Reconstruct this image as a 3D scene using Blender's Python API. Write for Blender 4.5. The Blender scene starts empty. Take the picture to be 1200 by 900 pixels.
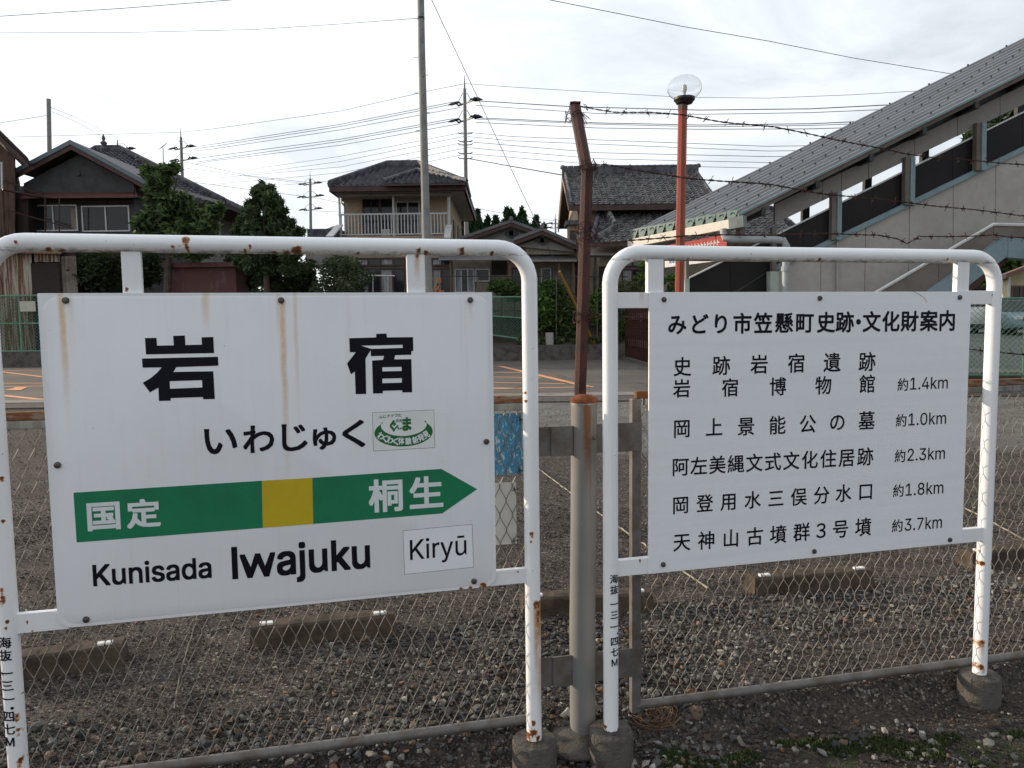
import bpy, bmesh, math, random, os
import numpy as np
from mathutils import Vector, Matrix
from mathutils.geometry import tessellate_polygon
random.seed(7); rng = np.random.default_rng(7)
S = bpy.context.scene
C = bpy.data.collections.new('scene'); S.collection.children.link(C)

# ------------------------------------------------------------------ camera
HC = 1.6; FPX = 880.0; PT, RL = 0.08008, -0.01252
Fv = Vector((0, math.cos(PT), -math.sin(PT))); Up0 = Vector((0, math.sin(PT), math.cos(PT))); Rt0 = Vector((1, 0, 0))
Rv = Rt0*math.cos(RL)+Up0*math.sin(RL); Uv = -Rt0*math.sin(RL)+Up0*math.cos(RL)
cd = bpy.data.cameras.new('camera'); co = bpy.data.objects.new('camera', cd); C.objects.link(co); S.camera = co
cd.sensor_width = 36; cd.lens = FPX/1200*36; cd.clip_start = .05; cd.clip_end = 3000
co.matrix_world = Matrix(((Rv.x, Uv.x, -Fv.x, 0), (Rv.y, Uv.y, -Fv.y, 0), (Rv.z, Uv.z, -Fv.z, HC), (0, 0, 0, 1)))

# ------------------------------------------------------------------ sky, sun, exposure
SUN_AZ = math.radians(197)     # direction towards the sun: left of the view and a little beyond the signs
SUN_EL = math.radians(13)
sdir = Vector((-math.cos(math.radians(19))*math.cos(SUN_EL), math.sin(math.radians(19))*math.cos(SUN_EL), math.sin(SUN_EL)))
w = bpy.data.worlds.new('World'); S.world = w; w.use_nodes = True
nt = w.node_tree; N = nt.nodes; L = nt.links; N.clear()
wo = N.new('ShaderNodeOutputWorld'); bg = N.new('ShaderNodeBackground'); L.new(bg.outputs[0], wo.inputs[0])
sk = N.new('ShaderNodeTexSky'); sk.sky_type = 'NISHITA'; sk.sun_disc = False; sk.sun_elevation = SUN_EL
sk.sun_rotation = math.atan2(sdir.x, sdir.y); sk.air_density = 1.0; sk.dust_density = 2.0
bg.inputs[1].default_value = 0.1
tc = N.new('ShaderNodeTexCoord')
# thin high cloud: bright veil, brightest towards the sun, thinner overhead and to the right
dp = N.new('ShaderNodeVectorMath'); dp.operation = 'DOT_PRODUCT'; L.new(tc.outputs['Generated'], dp.inputs[0]); dp.inputs[1].default_value = sdir
mr = N.new('ShaderNodeMapRange'); L.new(dp.outputs['Value'], mr.inputs[0])
mr.inputs[1].default_value = -.5; mr.inputs[2].default_value = .9; mr.inputs[3].default_value = 9.3; mr.inputs[4].default_value = 12.6
cm = N.new('ShaderNodeMapping'); L.new(tc.outputs['Generated'], cm.inputs[0]); cm.inputs['Scale'].default_value = (1.3, 1.3, 4.6); cm.inputs['Rotation'].default_value = (.1, .35, .5)
cn = N.new('ShaderNodeTexNoise'); cn.inputs['Scale'].default_value = 1.7; cn.inputs['Detail'].default_value = 7; cn.inputs['Roughness'].default_value = .58; cn.inputs['Distortion'].default_value = .5
L.new(cm.outputs[0], cn.inputs['Vector'])
cr = N.new('ShaderNodeMapRange'); L.new(cn.outputs[0], cr.inputs[0]); cr.inputs[1].default_value = .38; cr.inputs[2].default_value = .58; cr.inputs[3].default_value = .60; cr.inputs[4].default_value = .97
cc = N.new('ShaderNodeVectorMath'); cc.operation = 'SCALE'; cc.inputs[0].default_value = (.93, .975, 1.03); L.new(mr.outputs[0], cc.inputs['Scale'])
mx = N.new('ShaderNodeMix'); mx.data_type = 'RGBA'; k2 = N.new('ShaderNodeMapRange'); L.new(dp.outputs['Value'], k2.inputs[0]); k2.inputs[1].default_value = -.7; k2.inputs[2].default_value = .55; k2.inputs[3].default_value = .72; k2.inputs[4].default_value = 1.03
ml = N.new('ShaderNodeMath'); ml.operation = 'MULTIPLY'; ml.use_clamp = True; L.new(cr.outputs[0], ml.inputs[0]); L.new(k2.outputs[0], ml.inputs[1]); L.new(ml.outputs[0], mx.inputs[0]); L.new(sk.outputs[0], mx.inputs[6]); L.new(cc.outputs[0], mx.inputs[7])
L.new(mx.outputs[2], bg.inputs[0])
sl = bpy.data.lights.new('sun', 'SUN'); sl.energy = 4.2; sl.angle = math.radians(.6); sl.color = (1, .83, .64)
so = bpy.data.objects.new('sun', sl); C.objects.link(so); so.rotation_euler = sdir.to_track_quat('Z', 'Y').to_euler()
S.view_settings.view_transform = 'Standard'; S.view_settings.look = 'None'; S.view_settings.gamma = 1; S.view_settings.exposure = 0.14

# ------------------------------------------------------------------ placing helpers
CP = Vector((0, 0, HC))
def ray(u, v): return Fv+Rv*((u-600)/FPX)+Uv*((450-v)/FPX)
def P(u, v, Y): d = ray(u, v); return CP+d*(Y/d.y)
def G(u, v, z=0.0): d = ray(u, v); return CP+d*((z-HC)/d.z)
class Plane:
    def __init__(s, x, y, yaw):
        s.p = Vector((x, y, 0)); s.d = Vector((math.cos(yaw), math.sin(yaw), 0)); s.n = Vector((-math.sin(yaw), math.cos(yaw), 0)); s.yaw = yaw
    def at(s, u, v, off=0):
        d = ray(u, v); p0 = s.p+s.n*off; t = (p0-CP).dot(s.n)/d.dot(s.n); return CP+d*t
    def loc(s, u, v):
        p = s.at(u, v); return ((p-s.p).dot(s.d), p.z)

# ------------------------------------------------------------------ object helpers
def thing(name, label, cat, loc=(0, 0, 0), yaw=0, group=None, kind=None):
    o = bpy.data.objects.new(name, None); C.objects.link(o); o.empty_display_size = .2
    o.location = loc; o.rotation_euler = (0, 0, yaw)
    if label: o['label'] = label
    if cat: o['category'] = cat
    if group: o['group'] = group
    if kind: o['kind'] = kind
    o['_z'] = 0; del o['_z']
    return o
MWI = {}
def world_of(o):
    m = Matrix.Translation(o.location) @ o.rotation_euler.to_matrix().to_4x4()
    return world_of(o.parent) @ m if o.parent else m
def tag(o, label=None, cat=None, group=None, kind=None):
    if label: o['label'] = label
    if cat: o['category'] = cat
    if group: o['group'] = group
    if kind: o['kind'] = kind
    return o
class MB:
    def __init__(s): s.v = []; s.f = []
    def add(s, vs, fs):
        b = len(s.v); s.v += [tuple(x) for x in vs]; s.f += [tuple(i+b for i in f) for f in fs]; return s
    def box(s, x0, x1, y0, y1, z0, z1):
        return s.add([(x0, y0, z0), (x1, y0, z0), (x1, y1, z0), (x0, y1, z0), (x0, y0, z1), (x1, y0, z1), (x1, y1, z1), (x0, y1, z1)],
                     [(0, 3, 2, 1), (4, 5, 6, 7), (0, 1, 5, 4), (1, 2, 6, 5), (2, 3, 7, 6), (3, 0, 4, 7)])
    def bar(s, a, b, w, h, up=(0, 0, 1)):
        a = Vector(a); b = Vector(b); d = (b-a).normalized(); up = Vector(up)
        sd = d.cross(up)
        if sd.length < 1e-4: sd = d.cross(Vector((0, 1, 0)))
        sd.normalize(); u = sd.cross(d).normalized(); sd = sd*w/2; u = u*h/2
        return s.add([a-sd-u, a+sd-u, a+sd+u, a-sd+u, b-sd-u, b+sd-u, b+sd+u, b-sd+u],
                     [(0, 1, 2, 3), (7, 6, 5, 4), (0, 4, 5, 1), (1, 5, 6, 2), (2, 6, 7, 3), (3, 7, 4, 0)])
    def tube(s, pts, r, n=8, cap=True, closed=False):
        pts = [Vector(p) for p in pts]; m = len(pts); rs = r if isinstance(r, (list, tuple)) else [r]*m
        b = len(s.v); up = None
        for i, p in enumerate(pts):
            if closed: t = (pts[(i+1) % m]-pts[i-1]).normalized()
            else: t = (pts[min(i+1, m-1)]-pts[max(i-1, 0)]).normalized()
            if up is None:
                up = Vector((0, 0, 1)) if abs(t.z) < .9 else Vector((0, 1, 0))
            a = t.cross(up).normalized(); up = a.cross(t).normalized()
            for k in range(n):
                an = 2*math.pi*k/n+.3; s.v.append(tuple(p+(a*math.cos(an)+up*math.sin(an))*rs[i]))
        for i in range(m if closed else m-1):
            j = (i+1) % m
            for k in range(n):
                s.f.append((b+i*n+k, b+j*n+k, b+j*n+(k+1) % n, b+i*n+(k+1) % n))
        if cap and not closed:
            s.f.append(tuple(b+k for k in range(n))); s.f.append(tuple(b+(m-1)*n+k for k in range(n-1, -1, -1)))
        return s
    def lathe(s, prof, c=(0, 0, 0), n=24):
        b = len(s.v); m = len(prof)
        for (r, z) in prof:
            for k in range(n):
                a = 2*math.pi*k/n; s.v.append((c[0]+r*math.cos(a), c[1]+r*math.sin(a), c[2]+z))
        for i in range(m-1):
            for k in range(n):
                s.f.append((b+i*n+k, b+i*n+(k+1) % n, b+(i+1)*n+(k+1) % n, b+(i+1)*n+k))
        s.f.append(tuple(b+k for k in range(n-1, -1, -1))); s.f.append(tuple(b+(m-1)*n+k for k in range(n)))
        return s
    def prism(s, front, off):
        """polygon of 3-D points swept along the vector off"""
        n = len(front); off = Vector(off)
        return s.add([Vector(p) for p in front]+[Vector(p)+off for p in front],
                     [tuple(range(n)), tuple(range(2*n-1, n-1, -1))]+[(i, i+n, (i+1) % n+n, (i+1) % n) for i in range(n)])
    def quad(s, a, b, c, d): return s.add([a, b, c, d], [(0, 1, 2, 3)])
    def build(s, name, m, parent=None, local=False, smooth=False, kind=None, bevel=0, label=None):
        vs = s.v
        if parent is not None and not local:
            M = world_of(parent).inverted(); vs = [tuple(M @ Vector(v)) for v in vs]
        me = bpy.data.meshes.new(name); me.from_pydata(vs, [], s.f); me.validate(); 
        bm = bmesh.new(); bm.from_mesh(me); bmesh.ops.recalc_face_normals(bm, faces=bm.faces)
        if bevel: bmesh.ops.bevel(bm, geom=[e for e in bm.edges if len(e.link_faces) == 2 and e.calc_face_angle(0) > .5], offset=bevel, segments=2, affect='EDGES', profile=.6)
        bm.to_mesh(me); bm.free()
        if smooth:
            me.shade_smooth()
            try: me.set_sharp_from_angle(angle=math.radians(35))
            except Exception: pass
        me.materials.append(m)
        o = bpy.data.objects.new(name, me); C.objects.link(o)
        if parent is not None: o.parent = parent
        if kind: o['kind'] = kind
        if label: o['label'] = label
        return o
def link(name, me, parent, loc=(0, 0, 0), rot=(0, 0, 0), scale=(1, 1, 1)):
    o = bpy.data.objects.new(name, me); C.objects.link(o); o.parent = parent; o.location = loc; o.rotation_euler = rot; o.scale = scale; return o

# ------------------------------------------------------------------ materials
class NB:
    """small node-maths builder on a material"""
    def __init__(s, m): s.nt = m.node_tree; s.N = s.nt.nodes; s.L = s.nt.links
    def n(s, t, **k):
        x = s.N.new(t)
        for a, b in k.items(): setattr(x, a, b)
        return x
    def set(s, sock, v):
        if hasattr(v, 'is_output') or isinstance(v, bpy.types.NodeSocket): s.L.new(v, sock)
        else: sock.default_value = v
    def m(s, op, a, b=0.0, c=None, clamp=False):
        x = s.n('ShaderNodeMath', operation=op, use_clamp=clamp); s.set(x.inputs[0], a); s.set(x.inputs[1], b)
        if c is not None: s.set(x.inputs[2], c)
        return x.outputs[0]
    def obj(s): return s.n('ShaderNodeTexCoord').outputs['Object']
    def sep(s, v): x = s.n('ShaderNodeSeparateXYZ'); s.L.new(v, x.inputs[0]); return x.outputs
    def noise(s, vec, scale, detail=4, rough=.55, dist=0, stretch=None):
        if stretch:
            mp = s.n('ShaderNodeMapping'); s.L.new(vec, mp.inputs[0]); mp.inputs['Scale'].default_value = stretch; vec = mp.outputs[0]
        x = s.n('ShaderNodeTexNoise'); s.L.new(vec, x.inputs['Vector']); x.inputs['Scale'].default_value = scale
        x.inputs['Detail'].default_value = detail; x.inputs['Roughness'].default_value = rough; x.inputs['Distortion'].default_value = dist
        return x.outputs[0]
    def ramp(s, v, a, b, lo=0.0, hi=1.0):
        x = s.n('ShaderNodeMapRange'); x.interpolation_type = 'SMOOTHSTEP'; s.set(x.inputs[0], v)
        for i, q in zip((1, 2, 3, 4), (a, b, lo, hi)): s.set(x.inputs[i], q)
        return x.outputs[0]
    def mix(s, f, a, b):
        x = s.n('ShaderNodeMix', data_type='RGBA'); s.set(x.inputs[0], f)
        for i, c in ((6, a), (7, b)):
            if isinstance(c, (tuple, list)): x.inputs[i].default_value = (*c[:3], 1)
            else: s.L.new(c, x.inputs[i])
        return x.outputs[2]
    def bsdf(s): return next(x for x in s.N if x.type == 'BSDF_PRINCIPLED')
    def bump(s, h, strength, dist=.01):
        b = s.n('ShaderNodeBump'); b.inputs['Strength'].default_value = strength; b.inputs['Distance'].default_value = dist
        s.L.new(h, b.inputs['Height']); s.L.new(b.outputs[0], s.bsdf().inputs['Normal'])
MC = {}
def mat(name, c, rough=.7, metal=0, vary=.15, scale=6, c2=None, bump=0, bscale=40, stretch=None, spec=.4, lo=.4, hi=.65, fine=None, fa=.35):
    if name in MC: return MC[name]
    m = bpy.data.materials.new(name); m.use_nodes = True; b = NB(m); p = b.bsdf(); MC[name] = m
    p.inputs['Roughness'].default_value = rough; p.inputs['Metallic'].default_value = metal; p.inputs['Specular IOR Level'].default_value = spec
    o = b.obj(); nz = b.noise(o, scale, 6, .6, 0, stretch)
    if c2 is None: c2 = tuple(x*(1-vary*2) for x in c)
    col = b.mix(b.ramp(nz, lo, hi), c, c2)
    nf = b.noise(o, fine or scale*9, 3, .6)
    col = b.mix(b.ramp(nf, .35, .7, 0, fa), col, tuple(x*.72 for x in c))
    b.L.new(col, p.inputs['Base Color'])
    if bump: b.bump(b.noise(o, bscale, 5, .6, 0, stretch), bump, .01)
    return m
def attr_mat(name, rough=.85, spec=.3, bump=0, bscale=200, translucent=0):
    m = bpy.data.materials.new(name); m.use_nodes = True; b = NB(m); p = b.bsdf(); MC[name] = m
    a = b.n('ShaderNodeAttribute'); a.attribute_name = 'Col'
    nz = b.noise(b.obj(), bscale, 4)
    b.L.new(b.mix(b.ramp(nz, .3, .75, 0, .45), a.outputs[0], (.02, .02, .018)), p.inputs['Base Color'])
    p.inputs['Roughness'].default_value = rough; p.inputs['Specular IOR Level'].default_value = spec
    if translucent:
        t = b.n('ShaderNodeBsdfTranslucent'); b.L.new(a.outputs[0], t.inputs[0]); ms = b.n('ShaderNodeMixShader'); ms.inputs[0].default_value = translucent
        b.L.new(p.outputs[0], ms.inputs[1]); b.L.new(t.outputs[0], ms.inputs[2])
        out = next(x for x in b.N if x.type == 'OUTPUT_MATERIAL'); b.L.new(ms.outputs[0], out.inputs[0])
    return m
RUST = (.20, .065, .018); RUSTD = (.055, .02, .012)
def white_paint(name, base, streaks=(), spots=(), grime=None, rough=.38, streakc=(.44, .20, .06)):
    """painted steel: rust streaks (x, ztop, length, halfwidth, strength), rust spots (x, z, radius), grime below a height band"""
    m = bpy.data.materials.new(name); m.use_nodes = True; b = NB(m); p = b.bsdf(); MC[name] = m
    o = b.obj(); x, y, z = b.sep(o)
    wob = b.m('MULTIPLY', b.m('SUBTRACT', b.noise(o, 9, 3), .5), .012)
    wob2 = b.noise(o, 55, 4, .65)
    col = b.mix(b.ramp(b.noise(o, 3, 5), .3, .75, 0, .35), base, tuple(q*(.86 if base[0] > .4 else .55) for q in base))
    dirt = b.ramp(b.noise(o, 1.0, 6, .7, 0, (38, 1, 1.6)), .52, .80, 0, .16); col = b.mix(dirt, col, (.30, .28, .23))
    col = b.mix(b.ramp(b.noise(o, 2.2, 5, .65), .50, .75, 0, .12), col, (.42, .40, .36))
    rust = None
    for (sx, zt, ln, hw, st) in streaks:
        d = b.m('ABSOLUTE', b.m('SUBTRACT', b.m('ADD', x, wob), sx))
        a = b.ramp(d, hw*.15, hw, 1.0, 0.0)
        t = b.m('DIVIDE', b.m('SUBTRACT', zt, z), ln)
        q = b.m('MULTIPLY', b.ramp(t, -.02, .015, 0, 1), b.ramp(t, .1, 1.0, 1, 0))
        q = b.m('MULTIPLY', b.m('MULTIPLY', a, q), b.m('MULTIPLY', b.ramp(wob2, .2, .6, .45, 1.0), st))
        rust = q if rust is None else b.m('MAXIMUM', rust, q)
    if rust is not None: col = b.mix(b.m('MINIMUM', rust, 1.0), col, streakc)
    sp = None
    for (sx, sz, r) in spots:
        dx = b.m('SUBTRACT', x, sx); dz = b.m('SUBTRACT', z, sz)
        dz2 = b.m('MULTIPLY', dz, b.m('ADD', .45, b.m('MULTIPLY', b.m('GREATER_THAN', dz, 0.0), .9)))
        d = b.m('SQRT', b.m('ADD', b.m('MULTIPLY', dx, dx), b.m('MULTIPLY', dz2, dz2)))
        q = b.m('SUBTRACT', b.m('ADD', 1.0, b.m('MULTIPLY', b.m('SUBTRACT', wob2, .5), 3.4)), b.m('DIVIDE', d, r))
        sp = q if sp is None else b.m('MAXIMUM', sp, q)
    if sp is not None:
        col = b.mix(b.ramp(sp, .0, .3, 0, .75), col, (.50, .26, .09)); col = b.mix(b.ramp(sp, .3, .5, 0, 1), col, RUST); col = b.mix(b.ramp(sp, .8, 1.15, 0, 1), col, RUSTD)
    if grime:
        zc, r = grime
        g = b.ramp(z, zc-r, zc-r*.35, 1.0, 0.0)
        g = b.m('MULTIPLY', g, b.ramp(b.noise(o, 26, 6, .7, 0, (1, 1, 3)), .40, .66))
        g = b.m('MULTIPLY', g, b.m('GREATER_THAN', z, zc-r*1.05))
        col = b.mix(b.m('MULTIPLY', g, .85), col, (.12, .105, .06))
        g2 = b.m('MULTIPLY', b.ramp(z, zc-r*1.02, zc-r*.7, 1, 0), b.ramp(b.noise(o, 7, 5, .7), .55, .68)); g2 = b.m('MULTIPLY', g2, b.m('GREATER_THAN', z, zc-r*1.05))
        col = b.mix(g2, col, RUST)
    chips = b.ramp(b.noise(o, 95, 2, .5), .74, .78); col = b.mix(b.m('MULTIPLY', chips, .7), col, (.16, .10, .07))
    b.L.new(col, p.inputs['Base Color']); p.inputs['Roughness'].default_value = rough
    b.bump(wob2, .06, .004)
    return m
M_concrete = mat('concrete', (.125, .112, .098), .95, c2=(.06, .053, .044), scale=11, bump=.9, bscale=110, spec=.2)
M_dkconc = mat('old_concrete', (.12, .11, .10), .95, c2=(.055, .05, .045), scale=3, bump=.5, bscale=30)
M_galv = mat('galvanised', (.30, .30, .28), .5, .55, c2=(.19, .175, .15), scale=14, stretch=(3, 3, .4), bump=.08, bscale=90)
M_galv2 = mat('weathered_steel', (.17, .16, .15), .55, .3, c2=(.11, .085, .065), scale=10, bump=.1, bscale=80)
M_wire = mat('sunlit_mesh_wire', (.27, .255, .225), .55, .2, c2=(.16, .145, .12), scale=30)  # right panel's wire: sunlight put into the colour, lighter and warmer
M_brown = mat('brown_paint', (.060, .019, .014), .6, spec=.25, c2=(.028, .012, .010), scale=12, bump=.3, bscale=120)
M_lamp = mat('red_brown_paint', (.30, .055, .022), .42, c2=(.17, .035, .018), scale=5, stretch=(1, 1, .3))
M_barb = mat('rusty_wire', (.06, .025, .018), .8, .3, c2=(.03, .015, .012), scale=60)
M_dark = mat('dark_metal', (.03, .03, .03), .5)
M_black = mat('black_print', (.006, .006, .012), .5, vary=.05, spec=.15)
M_ink = mat('white_print', (.72, .75, .75), .45, vary=.03, fa=.05)
M_bolt = mat('bolt_steel', (.13, .12, .115), .45, .6, c2=(.07, .05, .04), scale=80)

# ------------------------------------------------------------------ lettering
FD = os.path.join(bpy.utils.resource_path('LOCAL'), 'datafiles', 'fonts')
def font(n):
    try: return bpy.data.fonts.load(os.path.join(FD, n))
    except Exception: return None
F_CJK = font('Noto Sans CJK Regular.woff2'); F_LAT = font('Inter.woff2')
GC = {}; SQ = [True]
def contour_fill(cu, em):
    """fill every outer contour with its own holes, so that overlapping strokes of one letter stay solid"""
    loops = []
    for sp in cu.splines:
        pts = []; bp = sp.bezier_points; n = len(bp)
        for i in range(n):
            a, b = bp[i], bp[(i+1) % n]
            for k in range(6):
                t = k/6; q = a.co*(1-t)**3+a.handle_right*3*t*(1-t)**2+b.handle_left*3*t*t*(1-t)+b.co*t**3
                if not pts or (Vector((q.x/em, q.y/em, 0))-pts[-1]).length > 1e-4: pts.append(Vector((q.x/em, q.y/em, 0)))
        if len(pts) > 2: loops.append(pts)
    area = lambda l: sum(l[i-1].x*l[i].y-l[i].x*l[i-1].y for i in range(len(l)))/2
    def inside(p, l):
        c = False
        for i in range(len(l)):
            a, b = l[i-1], l[i]
            if (a.y > p.y) != (b.y > p.y) and p.x < (b.x-a.x)*(p.y-a.y)/(b.y-a.y)+a.x: c = not c
        return c
    big = max(loops, key=lambda l: abs(area(l))); sg = 1 if area(big) > 0 else -1
    outs = [l for l in loops if area(l)*sg > 0]; holes = [l for l in loops if area(l)*sg <= 0]
    vs, fs = [], []
    for o_ in outs:
        hs = [h for h in holes if inside(h[0], o_) and not any(q is not o_ and abs(area(q)) < abs(area(o_)) and inside(h[0], q) for q in outs)]
        fl = [p for l in [o_]+hs for p in l]; b = len(vs)
        vs += [(p.x, p.y) for p in fl]; fs += [tuple(i+b for i in t) for t in tessellate_polygon([o_]+hs)]
    return vs, fs
def glyph(txt, latin=False, bold=0.0, res=4):
    """outline triangles of a string, em = 1: (verts2d, tris, boldness)"""
    k = (txt, latin)
    if k not in GC:
        c = bpy.data.curves.new('t', 'FONT'); c.body = txt; c.size = 1; c.resolution_u = res if latin else 3
        f = F_LAT if latin else F_CJK; em = .700 if latin else .3518
        if f: c.font = f
        o = bpy.data.objects.new('t', c); C.objects.link(o)
        bpy.context.view_layer.update()
        dg = bpy.context.evaluated_depsgraph_get()
        if latin: vs, fs = contour_fill(o.to_curve(dg), em)
        else:
            me = bpy.data.meshes.new_from_object(o.evaluated_get(dg))
            vs = [(v.co.x/em, v.co.y/em) for v in me.vertices]; fs = [tuple(p.vertices) for p in me.polygons]; bpy.data.meshes.remove(me)
        bpy.data.objects.remove(o)
        GC[k] = (vs, fs)
    return (*GC[k], bold)
def compose_w(pre, post):
    """a word whose w is drawn as one plain zigzag outline"""
    adv = lambda t: max(v[0] for v in glyph(t, True)[0])
    a, fa, x1 = [(0, 0), (.095, 0), (.095, .745), (0, .745)], [(0, 1, 2, 3)], .095; xw = adv(pre+'w'); tot = adv(pre+'w'+post); p, fp, _ = glyph(post, True); wp = max(v[0] for v in p)-min(v[0] for v in p)
    x0 = x1+.105; t_ = .078; h = .546; W = xw-x0-.004; c = x0+W/2; q = W*.25
    wv = [(x0, h), (x0+t_, h), (x0+q+t_*.42, t_*2.0), (c-t_*.5, h), (c+t_*.5, h), (x0+W-q-t_*.42, t_*2.0), (x0+W-t_, h), (x0+W, h), (x0+W-q+t_*.5, 0), (x0+W-q-t_*.5, 0), (c, h-t_*1.9), (x0+q+t_*.5, 0), (x0+q-t_*.5, 0)]
    tr = tessellate_polygon([[Vector((x, y, 0)) for x, y in wv]])
    dx = tot-wp-min(v[0] for v in p); n = len(a); k = n+len(wv)
    return list(a)+wv+[(x+dx, y) for x, y in p], fa+[tuple(i+n for i in t) for t in tr]+[tuple(i+k for i in f) for f in fp], 0
def split_fine(vs, fs, lim):
    vs = list(vs); fs = [f for q in fs for f in ([q] if len(q) == 3 else [(q[0], q[i], q[i+1]) for i in range(1, len(q)-1)])]; out = []
    while fs:
        f = fs.pop(); i = max(range(3), key=lambda k: abs(vs[f[k]][0]-vs[f[(k+1) % 3]][0])); a, b, c = f[i], f[(i+1) % 3], f[(i+2) % 3]
        if abs(vs[a][0]-vs[b][0]) < lim: out.append(f); continue
        vs.append(((vs[a][0]+vs[b][0])/2, (vs[a][1]+vs[b][1])/2)); n = len(vs)-1; fs += [(a, n, c), (n, b, c)]
    return vs, out
def embolden(mb, out, fs, r):
    """stroke weight: the outline laid down again shifted by r around the circle, each copy 10 microns proud"""
    if r <= 0: mb.add(out, fs); return
    n = 10
    offs = [(a*r*.9, b*r*.9) for a in (-1, 0, 1) for b in (-1, 0, 1)] if SQ[0] else [(0, 0)]+[(r*math.cos(2*math.pi*k/n), r*math.sin(2*math.pi*k/n)) for k in range(n)]
    for k, (dx, dz) in enumerate(offs):
        mb.add([(x+dx, y-.00001*k, z+dz) for x, y, z in out], fs)
def put_glyph(mb, g, cx, cz, w, h, y, shear=0, em=False, wrap=None, rot=0):
    """place glyph g with its bounding box (or em box) centred at (cx, cz)"""
    vs, fs, bold = g
    if not vs: return
    if em: x0, x1, z0, z1 = 0, 1, -.12, .88; r = bold*h
    else:
        xs = [v[0] for v in vs]; zs = [v[1] for v in vs]; x0, x1, z0, z1 = min(xs), max(xs), min(zs), max(zs)
        r = bold*h/(z1-z0+2*bold); w -= 2*r; h -= 2*r
    if wrap: vs, fs = split_fine(vs, fs, .09)
    out = []
    cr_, sr_ = math.cos(rot), math.sin(rot)
    for (a, b) in vs:
        X = ((a-x0)/(x1-x0)-.5)*w; Z = ((b-z0)/(z1-z0)-.5)*h
        X, Z = X*cr_-Z*sr_, X*sr_+Z*cr_
        X += cx; Z += cz+shear*(X-cx)
        yy = y
        if wrap: pcx, pr = wrap; yy = -math.sqrt(max(pr*pr-(X-pcx)**2, 0))+y
        out.append((X, yy, Z))
    if not hasattr(mb, 'marks'): mb.marks = []
    mb.marks.append((len(mb.v), len(mb.f)))
    embolden(mb, out, fs, r)
def poly_holes(mb, outer, holes, y):
    loops = [[Vector((a, b, 0)) for a, b in outer]]+[[Vector((a, b, 0)) for a, b in h] for h in holes]
    tris = tessellate_polygon(loops); fl = [p for l in loops for p in l]
    mb.add([(p.x, y, p.y) for p in fl], [tuple(t) for t in tris])
def letters(mb, name, m, parent, label=None):
    mk = getattr(mb, 'marks', None) or [(0, 0)]; mk = mk+[(len(mb.v), len(mb.f))]; many = len(mk) > 2; o = None
    for (v0, f0), (v1, f1) in zip(mk, mk[1:]):
        me = bpy.data.meshes.new(name); me.from_pydata(mb.v[v0:v1], [], [tuple(i-v0 for i in f) for f in mb.f[f0:f1]]); me.materials.append(m)
        bm = bmesh.new(); bm.from_mesh(me); bm.normal_update()
        for f in bm.faces:
            if f.normal.y > 0: f.normal_flip()
        bm.to_mesh(me); bm.free()
        o = bpy.data.objects.new('printed_character' if many else name, me); C.objects.link(o); o.parent = parent
        if label and not many: o['label'] = label
    return o
#@@SIGNS
# ------------------------------------------------------------------ the two station signs
def rrect(s0, s1, z0, z1, rt, rb, n=6):
    pts = []
    for (cx, cz, r, a0) in ((s1-rt, z1-rt, rt, 0), (s0+rt, z1-rt, rt, 90), (s0+rb, z0+rb, rb, 180), (s1-rb, z0+rb, rb, 270)):
        for k in range(n+1):
            a = math.radians(a0+90*k/n); pts.append((cx+r*math.cos(a), cz+r*math.sin(a)))
    return pts
PR = .0285
def sign_frame(root, s0, s1, zt, mtop, mpost, foot, nC=.024):
    """one bent pipe: left post, top, right post; split into posts and top rail"""
    R = .115; path = []
    for k in range(9):
        a = math.pi-math.pi/2*k/8; path.append((s0+R+R*math.cos(a), nC, zt-R+R*math.sin(a)))
    top = path+[(s0+R+(s1-s0-2*R)*k/12, nC, zt) for k in range(1, 12)]
    top += [(s1-R+R*math.cos(math.pi/2-math.pi/2*k/8), nC, zt-R+R*math.sin(math.pi/2-math.pi/2*k/8)) for k in range(9)]
    m = MB(); m.tube(top, PR, 28, cap=False); m.build('top_pipe', mtop, root, True, True)
    for s, mm in ((s0, mpost[0]), (s1, mpost[1])):
        m = MB(); m.tube([(s, nC, foot-.06), (s, nC, .5), (s, nC, 1.), (s, nC, zt-R+.012)], PR-.00015, 28, cap=False); m.build('post', mm, root, True, True)
        m = MB(); m.tube([(s, nC, foot+.004), (s, nC, foot+.010)], PR+.003, 24); 
    return nC
def footing(root_label, x, y, z, r, h, seed):
    rr = random.Random(seed); n = 56; m = MB(); prof = [(r*.99, -h), (r*1.0, -h*.5), (r, -.02), (r*.985, -.006), (r*.93, 0), (r*.5, .003), (0.004, .004)]
    m.lathe(prof, (0, 0, 0), n)
    m.v = [(v[0]*(1+.008*math.sin(5*math.atan2(v[1], v[0])+seed)+rr.uniform(-.008, .008)), v[1]*(1+.008*math.sin(3*math.atan2(v[1], v[0])+seed)+rr.uniform(-.008, .008)), v[2]+rr.uniform(-.002, .002)) for v in m.v]
    o = m.build('concrete_footing', M_concrete, None, True, True); o.location = (x, y, z)
    tag(o, root_label, 'footing', 'round concrete footings of the sign posts'); return o
M_plateL = white_paint('plate_enamel', (.80, .81, .83), rough=.3, streaks=[])
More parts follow.
